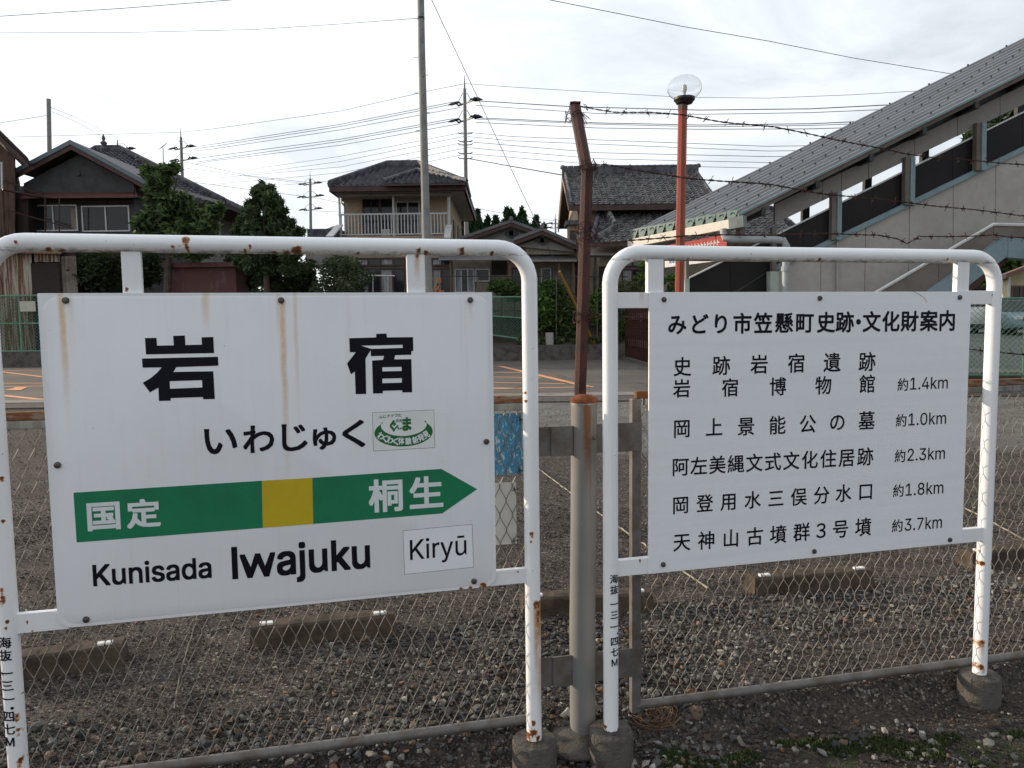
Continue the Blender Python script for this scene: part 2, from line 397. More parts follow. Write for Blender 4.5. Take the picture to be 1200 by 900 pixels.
def make_bolt(root, s, z, y, r=.0105):
    m = MB(); b = []
    prof = [(r, 0), (r, .003), (r*.86, .006), (r*.4, .0072), (.0004, .0076)]
    n = 14
    for (q, h) in prof:
        for k in range(n):
            a = 2*math.pi*k/n; m.v.append((s+q*math.cos(a), y-h, z+q*math.sin(a)))
    for i in range(len(prof)-1):
        for k in range(n): m.f.append((i*n+k, i*n+(k+1) % n, (i+1)*n+(k+1) % n, (i+1)*n+k))
    m.f.append(tuple(range((len(prof)-1)*n, len(prof)*n)))
    m.build('bolt', M_bolt, root, True, True)
QL = (-1.44682, 2.30846, .2419, 1.42274, .65479, 1.71114, .1446, .14196, 1.8667)
QR = (.50901, 2.77878, .24317, 1.43802, .6479, 1.70913, .14428, .14105, 1.85411)
PL = Plane(QL[0], QL[1], QL[2]); PRt = Plane(QR[0], QR[1], QR[2])
# --- left sign
lx = PL.loc
def st(u, v, ln, wpx, stg):
    s_, z_ = lx(u, v); return (s_, z_, ln, wpx/340., stg)
plateL = white_paint('plate_enamel_rusty', (.80, .81, .83), rough=.3, streakc=(.62, .35, .11),
    streaks=[st(71, 345, .46, 5, .75), st(81, 345, .22, 6, .22), st(240, 343, .16, 6, .5), st(330, 352, .75, 5, .7), st(345, 343, .50, 3.5, .45), st(326, 345, .2, 4, .4), st(407, 345, .6, 4, .13), st(545, 345, .25, 3, .12), st(551, 352, .10, 4, .3)],
    spots=[(*lx(266, 720), .006), (*lx(540, 690), .008), (*lx(566, 686), .013), (*lx(551, 689), .010), (*lx(330, 351), .007), (*lx(101, 735), .005)])
def sps(lst, f): return [(*f(u, v), r) for u, v, r in lst]
toppipeL = white_paint('pipe_paint_left_top', (.86, .865, .875), spots=sps([(19, 283, .006), (56, 293, .013), (70, 295, .018), (217, 281, .014), (219, 290, .009), (203, 289, .006), (293, 288, .006), (287, 293, .007), (348, 293, .020), (335, 296, .014), (322, 296, .012), (420, 297, .007), (491, 293, .010), (541, 292, .013), (577, 296, .007), (499, 295, .008)], lx), grime=(QL[8], PR))
postLl = white_paint('pipe_paint_far_left', (.86, .865, .875), spots=sps([(2, 690, .010), (3, 700, .010), (8, 735, .007), (9, 727, .006), (2, 790, .006), (20, 838, .008), (22, 855, .008), (4, 610, .006), (24, 890, .012), (2, 560, .006), (25, 815, .006)], lx))
postLr = white_paint('pipe_paint_mid', (.86, .865, .875), streaks=[st(631, 708, .26, 9, 1.3), st(628, 712, .40, 5, .9), st(633, 770, .3, 5, .7)],
    spots=sps([(629, 707, .018), (632, 716, .014), (631, 725, .010), (623, 625, .008), (622, 634, .005), (625, 846, .009), (625, 856, .016), (620, 862, .012), (630, 864, .010), (616, 460, .005), (617, 470, .005)], lx))
stubm = white_paint('stub_paint', (.82, .825, .835), streaks=[st(489, 297, .12, 5, .6)], spots=sps([(147, 338, .005), (489, 298, .008), (36, 741, .006), (30, 730, .004), (608, 671, .004)], lx))
rootL = thing('station_name_sign', 'white station name sign reading Iwajuku with green and yellow arrow band, in white pipe frame', 'station sign', (QL[0], QL[1], 0), QL[2])
wL, z0L, z1L = QL[3:6]
nC = sign_frame(rootL, -QL[6], wL+QL[7], QL[8], toppipeL, (postLl, postLr), .05)
m = MB()
outer = rrect(0, wL, z0L, z1L, .004, .045)
m.prism([(s, .002, z) for s, z in outer], (0, .010, 0))
m.build('sign_plate', plateL, rootL, True)
inner = rrect(.016, wL-.016, z0L+.016, z1L-.016, .045, .045)
m = MB(); inn2 = rrect(.010, wL-.010, z0L+.010, z1L-.010, .05, .05); n_ = len(inner)
m.add([(s, 0, z) for s, z in inner]+[(s, .0019, z) for s, z in inn2], [tuple(range(n_))]+[(i, (i+1) % n_, (i+1) % n_+n_, i+n_) for i in range(n_)])
m.build('raised_panel', plateL, rootL, True, True)
for (u0, u1, v0, v1) in ((140, 166, 294, 345), (477, 499, 298, 345)):
    s0, z1 = lx(u0, v0); s1, z0 = lx(u1, v1); m = MB(); m.box(s0, s1, .0125, .034, z0, QL[8]-.015); m.build('mounting_bar', stubm, rootL, True, bevel=.002)
for (u0, u1, v0, v1) in ((14, 80, 721, 743), (570, 624, 667, 687)):
    s0, z1 = lx(u0, v0); s1, z0 = lx(u1, v1)
    um = (u0+u1)/2; sm, za = lx(um, {14: 719, 570: 669}[u0]); _, zb = lx(um, {14: 742, 570: 686.5}[u0])
    m = MB(); m.box(s0, s1, .0125, .034, zb, za); m.build('mounting_bar', stubm, rootL, True, bevel=.002)
for (u, v) in ((77, 352), (329.5, 352), (551, 351.5), (67.5, 545), (570, 517.5), (101, 726), (555.5, 681)):
    s_, z_ = lx(u, v); make_bolt(rootL, s_, z_, 0 if 100 < u < 545 else -.0)
# arrow band, flat print proud of the face
M_green = mat('sign_green', (.016, .20, .09), .4, c2=(.016, .165, .078), scale=5, vary=.1, fa=.1, spec=.25)
M_yellow = mat('sign_yellow', (.56, .41, .02), .4, c2=(.50, .37, .02), scale=5, fa=.1, spec=.25)
def px_poly(f, pts, y, mb, holes=()): poly_holes(mb, [f(*p) for p in pts], [[f(*p) for p in h] for h in holes], y)
m = MB(); px_poly(lx, [(86.1, 577.3), (306.9, 563.3), (308, 618.6), (89.9, 635.7)], -.0006, m)
px_poly(lx, [(366, 559.9), (517.2, 549.4), (559.2, 573.2), (518.3, 601.6), (367.1, 614)], -.0006, m); letters(m, 'green_band', M_green, rootL)
m = MB(); px_poly(lx, [(306.9, 563.3), (366, 559.9), (367.1, 614), (308, 618.6)], -.0006, m); letters(m, 'yellow_band', M_yellow, rootL)
z6 = lambda ox, oy: (lambda p: (ox+p[0]/6, oy+p[1]/6))
q = z6(150, 375); m = MB()
px_poly(lx, [q(p) for p in [(120, 127), (200, 125), (204, 180), (322, 178), (318, 111), (400, 109), (404, 176), (520, 173), (517, 122), (600, 119), (606, 232), (127, 242)]], -.0008, m)
px_poly(lx, [q(p) for p in [(99, 271), (633, 258), (636, 321), (340, 331), (320, 365), (600, 360), (611, 555), (529, 557), (527, 541), (300, 549), (300, 567), (218, 569), (214, 475), (155, 509), (104, 441), (160, 408), (205, 370), (238, 333), (103, 335)]], -.0008, m,
        [[q(p) for p in [(293, 430), (521, 423), (523, 474), (296, 483)]]])
letters(m, 'lettering', M_black, rootL, 'large black kanji character at left')
q = z6(380, 375); m = MB()
px_poly(lx, [q(p) for p in [(175, 128), (365, 122), (365, 97), (438, 95), (440, 122), (624, 120), (626, 218), (612, 219), (612, 244), (498, 247), (492, 276), (612, 275), (618, 508), (548, 509), (547, 494), (412, 498), (411, 515), (343, 517), (336, 285), (412, 280), (420, 252), (328, 254), (326, 212), (290, 272), (295, 520), (221, 521), (215, 362), (188, 382), (160, 306), (222, 226), (180, 227)]], -.0008, m,
        [[q(p) for p in h] for h in ([(258, 180), (551, 174), (552, 196), (330, 203)], [(408, 332), (544, 329), (545, 358), (408, 361)], [(408, 412), (545, 408), (546, 440), (408, 444)])])
letters(m, 'lettering', M_black, rootL, 'large black kanji character at right')
def boxg(f, mb, ch, x0, x1, y0, y1, bold=0, latin=False, y=-.0008, sk=0):
    cx, cy = (x0+x1)/2, (y0+y1)/2
    c_ = f(cx, cy); w_ = f(x1, cy)[0]-f(x0, cy)[0]; h_ = f(cx, y0)[1]-f(cx, y1)[1]
    put_glyph(mb, glyph(ch, latin, bold), c_[0], c_[1], w_, h_, y)
m = MB()
for ch, x0, x1, y0, y1 in (('い', 239.6, 278.1, 501.9, 532), ('わ', 284.6, 321.5, 498.2, 530.6), ('じ', 330.3, 360.4, 496.5, 528.7), ('ゅ', 366.5, 394.2, 500.8, 527), ('く', 401.2, 428.1, 492, 524.5)):
    boxg(lx, m, ch, x0, x1, y0, y1, .022)
letters(m, 'lettering', M_black, rootL, 'black hiragana station name')
m = MB()
for ch, x0, x1, y0, y1 in (('国', 102, 141.2, 588.5, 621.5), ('定', 148.2, 188.3, 584.5, 618.5)): boxg(lx, m, ch, x0, x1, y0, y1, .032, y=-.001)
letters(m, 'lettering', M_ink, rootL, 'white kanji on the green band, left')
m = MB()
for ch, x0, x1, y0, y1 in (('桐', 432, 472.1, 561, 600), ('生', 479.8, 519.5, 558, 595.3)): boxg(lx, m, ch, x0, x1, y0, y1, .028, y=-.001)
letters(m, 'lettering', M_ink, rootL, 'white kanji on the green arrow head')
def word(f, name_label, txt, xl, xr, ytl, ybl, ybr, capref, bold, m_=None, root=None, y=-.0008):
    """latin word: left/right pixel extents, cap top and baseline at the left, baseline at the right"""
    vs, fs, _ = compose_w('l', 'ajuku') if 'w' in txt else glyph(txt, True, bold); xs = [v[0] for v in vs]; x0, x1 = min(xs), max(xs)
    A = f(xl, ybl); B = f(xr, ybr); T = f(xl, ytl); cap = T[1]-A[1]
    mb = MB(); out = []
    for (a, b_) in vs:
        t = (a-x0)/(x1-x0); out.append((A[0]+(B[0]-A[0])*t, y, A[1]+(B[1]-A[1])*t+b_/capref*cap))
    embolden(mb, out, fs, bold*cap/capref); return letters(mb, 'lettering', m_ or M_black, root or rootL, name_label)
word(lx, 'black romanised name of the next station at left', 'Kunisada', 110.2, 247.6, 662.5, 686.5, 676.3, .727, .022)
word(lx, 'black romanised station name in bold', 'lwajuku', 273.6, 432.9, 642.9, 677.8, 664.6, .727, .026)
stick = mat('sticker', (.76, .78, .75), .4, vary=.03, fa=.03)
m = MB(); px_poly(lx, [(471.9, 621.6), (553.5, 614.1), (555.3, 664.7), (473.8, 673.4)], -.0005, m); letters(m, 'sticker_edge', mat('sticker_rim', (.30, .30, .31), .5), rootL)
m = MB(); px_poly(lx, [(472.5, 622.1), (552.9, 614.7), (554.7, 664.2), (474.4, 672.8)], -.0008, m); letters(m, 'sticker', mat('sticker_w', (.83, .84, .86), .35, vary=.02, fa=.03), rootL)
word(lx, 'black romanised name of the next station on a sticker', 'Kiryū', 480.8, 546.5, 632.9, 656, 649.8, .727, .006, y=-.0012)
# tourist sticker with crescent emblem (its cartoon figure is left out)
m = MB(); px_poly(lx, [(436.2, 483.2), (508.7, 480), (509.8, 524.7), (437.3, 528.8)], -.0005, m); letters(m, 'sticker_edge', MC['sticker_rim'], rootL)
m = MB(); px_poly(lx, [(436.8, 483.8), (508.2, 480.6), (509.2, 524.2), (437.9, 528.2)], -.0008, m); letters(m, 'sticker', stick, rootL)
q12 = lambda p: (425+p[0]/12, 470+p[1]/12)
pts = []
for k in range(41):
    a = math.radians(-45+270*k/40)
    pts.append(q12((575+410*math.cos(a), 440+198*math.sin(a)-(math.cos(a))*14)))
for k in range(41):
    a = math.radians(200-220*k/40)
    pts.append(q12((578+322*math.cos(a), 335+155*math.sin(a)-(math.cos(a))*12)))
M_emb = mat('emblem_green', (.01, .14, .035), .45, vary=.05)
m = MB(); px_poly(lx, pts, -.0011, m); letters(m, 'crescent_emblem', M_emb, rootL)
m = MB()
for k, ch in enumerate('心にググっと'): boxg(lx, m, ch, *(425+np.array([232+54*k, 232+54*k+44])/12), *(470+np.array([200-5*k, 243-5*k])/12), .03, y=-.0011)
for ch, x0, x1, y0, y1, bo in (('ぐ', 380, 470, 265, 430, .05), ('ん', 440, 550, 335, 400, .05), ('ま', 555, 685, 225, 420, .05), ('群', 465, 507, 255, 300, .01), ('馬', 510, 552, 253, 298, .01)):
    boxg(lx, m, ch, 425+x0/12, 425+x1/12, 470+y0/12, 470+y1/12, bo, y=-.0011)
letters(m, 'lettering', M_emb, rootL, 'small green sticker lettering')
m = MB()
for ch, x, yv, rot in (('わ', 255, 490, -.5), ('く', 312, 522, -.38), ('わ', 385, 545, -.25), ('く', 462, 565, -.12), ('体', 542, 560, -.02), ('験', 642, 562, .05), ('新', 742, 545, .18), ('発', 820, 512, .35), ('見', 893, 470, .5)):
    c_ = lx(425+x/12, 470+yv/12); put_glyph(m, glyph(ch, False, .03), c_[0], c_[1], .0215, .0255, -.0015, rot=rot)
letters(m, 'lettering', M_ink, rootL, 'small white lettering on the green crescent')
def post_text(f, root, col, su, sv, size, nC, s_post):
    mb = MB()
    for ch, u, v, k in col:
        s_, z_ = f(u, v); put_glyph(mb, glyph(ch, False, .018), s_, z_, size*(1 if ch != '.' else 1), size*k, nC-.0014, em=True, wrap=(s_post, PR))
    letters(mb, 'lettering', M_black, root, 'small black vertical elevation lettering on the post')
post_text(lx, rootL, [('海', 6, 752.5, 1), ('抜', 6.5, 767.5, 1), ('一', 8, 788.7, 1), ('三', 9, 803, 1), ('一', 10, 819, 1), ('・', 15, 829, 1), ('四', 10.5, 839, 1), ('七', 11, 854, 1), ('Ｍ', 12, 869, 1)], 0, 0, .0385, nC, -QL[6])

# --- right sign
SQ[0] = False
rx = PRt.loc
def str_(u, v, ln, wpx, stg): s_, z_ = rx(u, v); return (s_, z_, ln, wpx/300., stg)
wR, z0R, z1R = QR[3:6]
rootR = thing('guide_sign', 'white guide sign listing historic sites and distances in black, in white pipe frame', 'guide sign', (QR[0], QR[1], 0), QR[2])
topR = white_paint('pipe_paint_right_top', (.86, .865, .875), spots=sps([(961, 303, .007), (730, 285.5, .005), (1110, 303, .004), (807, 303, .004)], rx), grime=(QR[8], PR))
postRl = white_paint('pipe_paint_right_a', (.86, .865, .875), spots=sps([(718, 310, .004), (711, 853, .006), (725, 855, .005)], rx))
postRr = white_paint('pipe_paint_right_b', (.86, .865, .875), streaks=[str_(1164, 660, .12, 5, .6), str_(1151, 752, .08, 5, .5)], spots=sps([(1153, 660, .009), (1163, 658, .011), (1166, 668, .007), (1151, 752, .012), (1160, 755, .007), (1150, 780, .014), (1152, 646, .005), (1165, 646, .007), (1162, 728, .005)], rx))
stubR = white_paint('stub_paint_right', (.82, .825, .835), streaks=[str_(753, 342, .06, 5, .35)], spots=sps([(751, 657, .006), (1165, 345, .004)], rx))
nC = sign_frame(rootR, -QR[6], wR+QR[7], QR[8], topR, (postRl, postRr), .05)
m = MB(); m.box(0, wR, .0, .008, z0R, z1R)
M_pl = mat('aluminium_panel', (.82, .83, .85), .36, c2=(.79, .80, .82), fa=.06, scale=3, stretch=(.3, 1, 8), bump=.03, bscale=30)
m.build('sign_plate', M_pl, rootR, True, bevel=.001)
m = MB(); m.tube([(rx(u, v)[0], -.0006, rx(u, v)[1]) for u, v in ((1066, 340.5), (1072, 342), (1078, 345.5), (1083, 349), (1086, 354))], .0007, 4); m.build('scratch', mat('scratch_mark', (.28, .20, .15), .7), rootR, True)
def vz(u, v): return rx(u, v)[1]
for (u0, u1) in ((760.5, 779), (1124, 1138)):
    m = MB(); m.box(rx(u0, 325)[0], rx(u1, 325)[0], .0085, .034, z1R-.05, QR[8]-.015); m.build('mounting_bar', stubR, rootR, True, bevel=.002)
for (ua, ub, uq, va, vb) in ((722, 775, 744, 342.5, 361), (1124, 1168, 1150, 340.5, 356.5), (722, 775, 744, 656, 675), (1120, 1155, 1138, 620.5, 636.5)):
    m = MB(); m.box(rx(ua, va)[0], rx(ub, va)[0], .0085, .034, vz(uq, vb), vz(uq, va)); m.build('mounting_bar', stubR, rootR, True, bevel=.002)
for (u, v) in ((778, 351), (960.5, 349.5), (1124.5, 348.5), (777, 661.5), (954, 646), (1113, 632.5)):
    s_, z_ = rx(u, v); make_bolt(rootR, s_, z_, 0, .010)
def row(chars, pts, hpx, bold, label):
    """pts: list of (u, v) centres for every character"""
    mb = MB()
    for ch, (u, v) in zip(chars, pts):
        s_, z_ = rx(u, v); h_ = rx(u, v-hpx/2)[1]-rx(u, v+hpx/2)[1]
        put_glyph(mb, glyph(ch, False, bold), s_, z_, h_*1.06, h_*1.06, -.0007, em=True)
    letters(mb, 'lettering', M_black, rootR, label)
xs = [793.5, 819, 844.7, 870, 894.5, 918.8, 943, 968, 990, 1006, 1021.5, 1044, 1066, 1088.5, 1110]
row('みどり市笠懸町史跡・文化財案内', [(x, 380-(x-793.3)*4.4/316.7) for x in xs], 24, .026, 'bold black title line')
row('史跡岩宿遺跡', [(799.7, 429.5), (845.3, 428.3), (889.8, 426.7), (933.3, 425.5), (975.2, 424.5), (1016.2, 423.7)], 22.5, .014, 'first site name')
row('岩宿博物館', [(799, 455), (855.8, 454), (911.7, 452.8), (965, 451.4), (1016.5, 449.7)], 21.5, .014, 'museum name')
row('岡上景能公の墓', [(799, 502), (837, 500.4), (874.4, 499.4), (911, 498), (946.6, 496.6), (981.3, 494.4), (1015.7, 492.6)], 21.8, .013, 'second site name')
row('阿左美縄文式文化住居跡', [(797.4+21.66*k, 547-1.21*k) for k in range(11)], 21.3, .013, 'third site name')
row('岡登用水三俣分水口', [(797.6, 591.6), (826, 589.6), (854, 587.6), (882, 585.6), (909.4, 583.8), (936.2, 582), (962.8, 580), (988.5, 577.8), (1014.5, 575.6)], 20.8, .013, 'fourth site name')
row('天神山古墳群３号墳', [(799, 635), (828, 633), (856.6, 630.6), (884.6, 628.2), (912, 626), (939.4, 623.4), (962.4, 621.4), (985, 619.6), (1011.6, 617.4)], 21.3, .013, 'fifth site name')
for k, (txt, x0, x1, yc, sl_) in enumerate((('1.4km', 1051, 1110.4, 450, -.02), ('1.0km', 1049, 1108.4, 492, -.03), ('2.3km', 1047.7, 1107, 533.6, -.04), ('1.8km', 1045.7, 1105.2, 574.3, -.05), ('3.7km', 1044.5, 1103.5, 615.4, -.06))):
    mb = MB(); u = x0+7.2; s_, z_ = rx(u, yc+.6); h_ = rx(u, yc-7.5)[1]-rx(u, yc+8.5)[1]
    put_glyph(mb, glyph('約', False, .010), s_, z_, h_, h_, -.0007, em=True)
    vs, fs, _ = glyph(txt, True, .0); xs_ = [v[0] for v in vs]; a0, a1 = min(xs_), max(xs_)
    A = rx(x0+15.5, yc+6.6); B = rx(x1, yc+6.0+sl_*48); T = rx(x0+15.5, yc-7.4); cap = T[1]-A[1]
    embolden(mb, [(A[0]+(B[0]-A[0])*(a-a0)/(a1-a0), -.0007, A[1]+(B[1]-A[1])*(a-a0)/(a1-a0)+b_/.727*cap) for a, b_ in vs], fs, .0004)
    letters(mb, 'lettering', M_black, rootR, 'distance in kilometres')
post_text(rx, rootR, [('海', 719.5, 678, 1), ('抜', 719.7, 690.5, 1), ('一', 719.8, 707.5, 1), ('三', 719.8, 720, 1), ('一', 719.8, 734, 1), ('・', 724.5, 742.5, 1), ('四', 720, 751, 1), ('七', 720, 763.5, 1), ('Ｍ', 720, 776, 1)], 0, 0, .0365, nC, -QR[6])
# footings
for pl, s_, lab, sd, hh in ((PL, -QL[6], 'round concrete footing under the far left post of the station name sign', 1, .16), (PL, wL+QL[7], 'round concrete footing under the right post of the station name sign', 2, .17), (PRt, -QR[6], 'tall round concrete footing under the left post of the guide sign', 3, .18), (PRt, wR+QR[7], 'round concrete footing under the far right post of the guide sign', 4, .14)):
    p_ = pl.p+pl.d*s_+pl.n*.024; footing(lab, p_.x, p_.y, .045, .084, hh+.1, sd)
#@@FENCE
# ------------------------------------------------------------------ wire mesh fence, post, barbed wire
FP = Plane(.265, 2.876, math.radians(12.5))
fl_ = lambda u, v: (lambda p: ((p-FP.p).dot(FP.d), p.z))(FP.at(u, v))
M_post = white_paint('post_galv', (.19, .19, .18), streaks=[(.008, 1.31, .40, .022, 1.5), (.020, 1.22, .55, .005, .8), (-.040, 1.28, .35, .010, .45), (.034, 1.25, .3, .006, .35)], rough=.62, streakc=(.15, .06, .022))
def fence_panel(label, s0, s1, zb, zt, wires_from, wires_to, kn=.003, wr=.0014, wm=None):
    r = thing('mesh_fence', label, 'mesh fence', tuple(FP.p+FP.d*s0), FP.yaw, 'galvanised mesh fence panels behind the signs')
    W = s1-s0
    rail = white_paint('rail_paint%d' % len(MC), (.25, .235, .205), rough=.6, streaks=[], spots=[])
    m = MB(); m.box(0, W, -.016, .016, zt-.022, zt+.006); m.build('top_rail', M_rustrail, r, True, bevel=.004)
    m = MB(); m.box(.034, W-.034, -.014, .014, zt-.050, zt-.0225); m.build('inner_rail', M_galv, r, True, bevel=.003)
    m = MB(); m.tube([(0, 0, zb), (W, 0, zb)], .019, 12); m.build('bottom_rail', M_galv2, r, True, True)
    for s in (0, W):
        m = MB(); m.box(s-.019, s+.019, -.017, .017, zb-.025, zt-.0225); m.build('side_rail', M_galv2, r, True, bevel=.004)
    pit, hh = .0245, .057
    def zig(ph):
        m = MB(); pts = []; j = 0; z = zb+.02
        while z < zt-.03:
            x = (pit/2+.0012)*(1 if (j+ph) % 2 == 0 else -1); y = .004 if (j % 2 == 0) else -.004
            pts.append((x, 0, z-kn)); pts.append((x*.995, y*.4, z+kn)); z += hh; j += 1
        m.tube(pts, wr, 4, cap=False); me_o = m.build('wire', wm or M_wire, r, True, True); return me_o
    A = zig(0); Bm = zig(1); k = 0; s = wires_from+pit/2
    while s < wires_to:
        src = A if k % 2 == 0 else Bm
        if k < 2: src.location = (s, .001*(k % 2), 0)
        else: link('wire', src.data, r, (s, .001*(k % 2), 0))
        s += pit; k += 1
    return r
M_rustrail = mat('rusty_rail', (.15, .065, .03), .85, c2=(.22, .18, .14), scale=14, stretch=(1, 1, 4), lo=.45, hi=.62, spec=.15)
sR0, zR0 = fl_(744, 818); sL1, zL1 = fl_(627, 827)
fence_panel('long mesh fence panel with a rusty top rail, behind the station name sign', -2.75, sL1, .055, 1.325, .0, 2.75+sL1, .0035, .0017, mat('shaded_mesh_wire', (.24, .23, .21), .5, .3, c2=(.13, .12, .105), scale=30))  # left panel's wire: same wire, its shade put into a darker, greyer colour
fence_panel('long mesh fence panel with a thin side rail, behind the guide sign', sR0, 3.3, .055, 1.325, .0, 3.3-sR0, .010, .0015)
# the round post with its rusty domed cap and the flat brackets
rp = thing('fence_post', 'thick galvanised round fence post with a rusty domed cap, between the two signs', 'fence post', (FP.p.x, FP.p.y, 0), FP.yaw)
zt = P(685, 470, 2.876).z
lean = .012
m = MB(); m.tube([(0, 0, -.06), (0, 0, .4), (lean*.6, 0, .8), (lean, 0, zt)], .0505, 32, cap=False); m.build('post', M_post, rp, True, True)
m = MB(); m.lathe([(.050, -.004), (.0548, -.003), (.0548, .004), (.0525, .009), (.040, .019), (.022, .025), (.002, .027)], (lean, 0, zt), 32); m.build('cap', mat('rust_cap', (.24, .085, .035), .9, spec=.15, c2=(.11, .04, .02), scale=24, bump=.2), rp, True, True)
m = MB(); m.lathe([(.0525, -.006), (.0525, .0)], (lean, 0, zt-.005), 32); m.build('collar', M_galv, rp, True, True)
for (va, vb, ux) in ((499, 533, 636), (767, 801, 637)):
    z1 = fl_(660, va)[1]; z0 = fl_(660, vb)[1]; s0 = sL1-.015; s1 = sR0+.02
    m = MB(); m.box(s0, -.03, -.011, -.007, z0, z1); m.build('bracket', M_galv2, rp, True, bevel=.001)
    m = MB(); m.box(.03, s1, -.022, -.018, z0+.004, z1+.004); m.build('bracket', M_galv2, rp, True, bevel=.001)
    m = MB(); m.box(s0+.085, -.04, -.020, -.012, z0-.001, z1+.001); m.build('bracket_flange', M_galv2, rp, True)
    for uu in (652,):
        for vv in ((510, 523.5) if va < 600 else (778, 792)):
            s_, z_ = fl_(uu, vv); make_bolt(rp, s_, z_, -.011, .0115)
s_, z_ = fl_(691, 511); make_bolt(rp, s_, z_, -.053, .007)
# rough concrete lump at the post's foot
def lump(name, label, cat, c, rx_, ry_, h, m_, seed, sub=3, amp=.12, kind=None, parent=None):
    rr = np.random.default_rng(seed); bm = bmesh.new(); bmesh.ops.create_icosphere(bm, subdivisions=sub, radius=1)
    ph = rr.uniform(0, 6, 9); fr = rr.uniform(1.5, 4, 9)
    for v in bm.verts:
        d = 1+amp*sum(math.sin(v.co[i % 3]*fr[i]+ph[i]) for i in range(9))/3
        v.co = Vector((v.co.x*rx_*d, v.co.y*ry_*d, max(v.co.z, -.3)*h*d))
    me = bpy.data.meshes.new(name); bm.to_mesh(me); bm.free(); me.shade_smooth(); me.materials.append(m_)
    o = bpy.data.objects.new(name, me); C.objects.link(o); o.location = c
    if parent: o.parent = parent
    else: tag(o, label, cat, kind=kind)
    return o
g_ = G(683, 852, -.03)
lump('concrete_slab', 'rough low concrete lump at the foot of the round fence post', 'concrete footing', (g_.x-.02, g_.y-.05, -.055), .16, .12, .055, M_concrete, 5)
lump('broken_concrete', 'brown broken concrete piece lying right of the round post by the fence corner', 'rubble', tuple(G(775, 838, -.05)), .075, .04, .05, mat('brown_stone', (.16, .12, .085), .9), 8, 2, .25)
lump('broken_concrete', 'second brown rubble lump further right under the fence rail', 'rubble', tuple(G(812, 842, -.05)), .05, .035, .04, MC['brown_stone'], 11, 2, .25)
# tangle of dry stalks
m = MB(); c0 = G(768, 850, -.04)
for k in range(70):
    a = random.uniform(0, 6.28); b = a+random.uniform(1.2, 3.6); r1 = random.uniform(.03, .10); z = random.uniform(.005, .07); pts = []
    for t in np.linspace(0, 1, 7):
        an = a+(b-a)*t; rr_ = r1*(.6+.6*math.sin(t*3.1)); pts.append((c0.x+rr_*math.cos(an), c0.y+rr_*.7*math.sin(an), c0.z+z*math.sin(t*3.14)+random.uniform(0, .01)))
    m.tube(pts, .0011, 3, cap=False)
tag(m.build('dry_stalks', mat('straw', (.19, .115, .07), .9), None), 'tangle of dry brown stalks on the gravel by the guide sign post', 'dead grass', kind='stuff')
# blue mesh sheet and white board tied to the left fence panel
FB = Plane(FP.p.x+FP.n.x*-.008, FP.p.y+FP.n.y*-.008, FP.yaw)
def fboard(name, label, cat, u0, u1, v0, v1, m_, off, wav=0):
    b = thing(name, label, cat, (FP.p.x, FP.p.y, 0), FP.yaw); s0, z1 = fl_(u0, v0); s1, z0 = fl_(u1, v1); m = MB(); nx, nz = 10, 10
    for i in range(nx+1):
        for j in range(nz+1):
            s = s0+(s1-s0)*i/nx; z = z0+(z1-z0)*j/nz; m.v.append((s, off+wav*math.sin(s*90)*math.sin(z*30), z))
    for i in range(nx):
        for j in range(nz): a = i*(nz+1)+j; m.f.append((a, a+nz+1, a+nz+2, a+1))
    b0 = len(m.v); m.v += [(x, y+.003, z) for x, y, z in m.v[:b0]]; m.f += [tuple(q+b0 for q in f) for f in m.f]
    m.build('sheet', m_, b, True, True)
    m = MB()
    for (u, v) in ((u1-3, v0+4), (u1-4, v1-4)):
        s, z = fl_(u, v)
        for q in range(4):
            a = q*1.5+.3; m.tube([(s, off-.012, z), (s+.014*math.cos(a), off-.016, z+.014*math.sin(a))], .0015, 4)
        m.tube([(s, off+.006, z), (s, off-.014, z)], .003, 5)
    m.build('wire_ties', M_dark, b, True, kind='stuff')
    return b
M_blue = mat('blue_sheet', (.045, .24, .42), .6, c2=(.06, .27, .45), scale=20, spec=.4)
bn = NB(M_blue); nz_ = bn.noise(bn.obj(), 60, 5, .75, .5, (1.6, 1, .7)); old = bn.bsdf().inputs['Base Color'].links[0].from_socket
bn.L.new(bn.mix(bn.ramp(nz_, .53, .60), old, (.50, .58, .60)), bn.bsdf().inputs['Base Color'])
fboard('blue_sheet_sign', 'faded blue sheet tied to the mesh fence beside the right post of the name sign', 'board', 520, 613, 488, 556, M_blue, .012, .003)
fboard('white_board', 'small blank white board tied to the mesh fence below the blue sheet', 'board', 530, 606.5, 570, 638, mat('white_board_paint', (.55, .56, .54), .5, vary=.03, fa=.05), .012, .001)
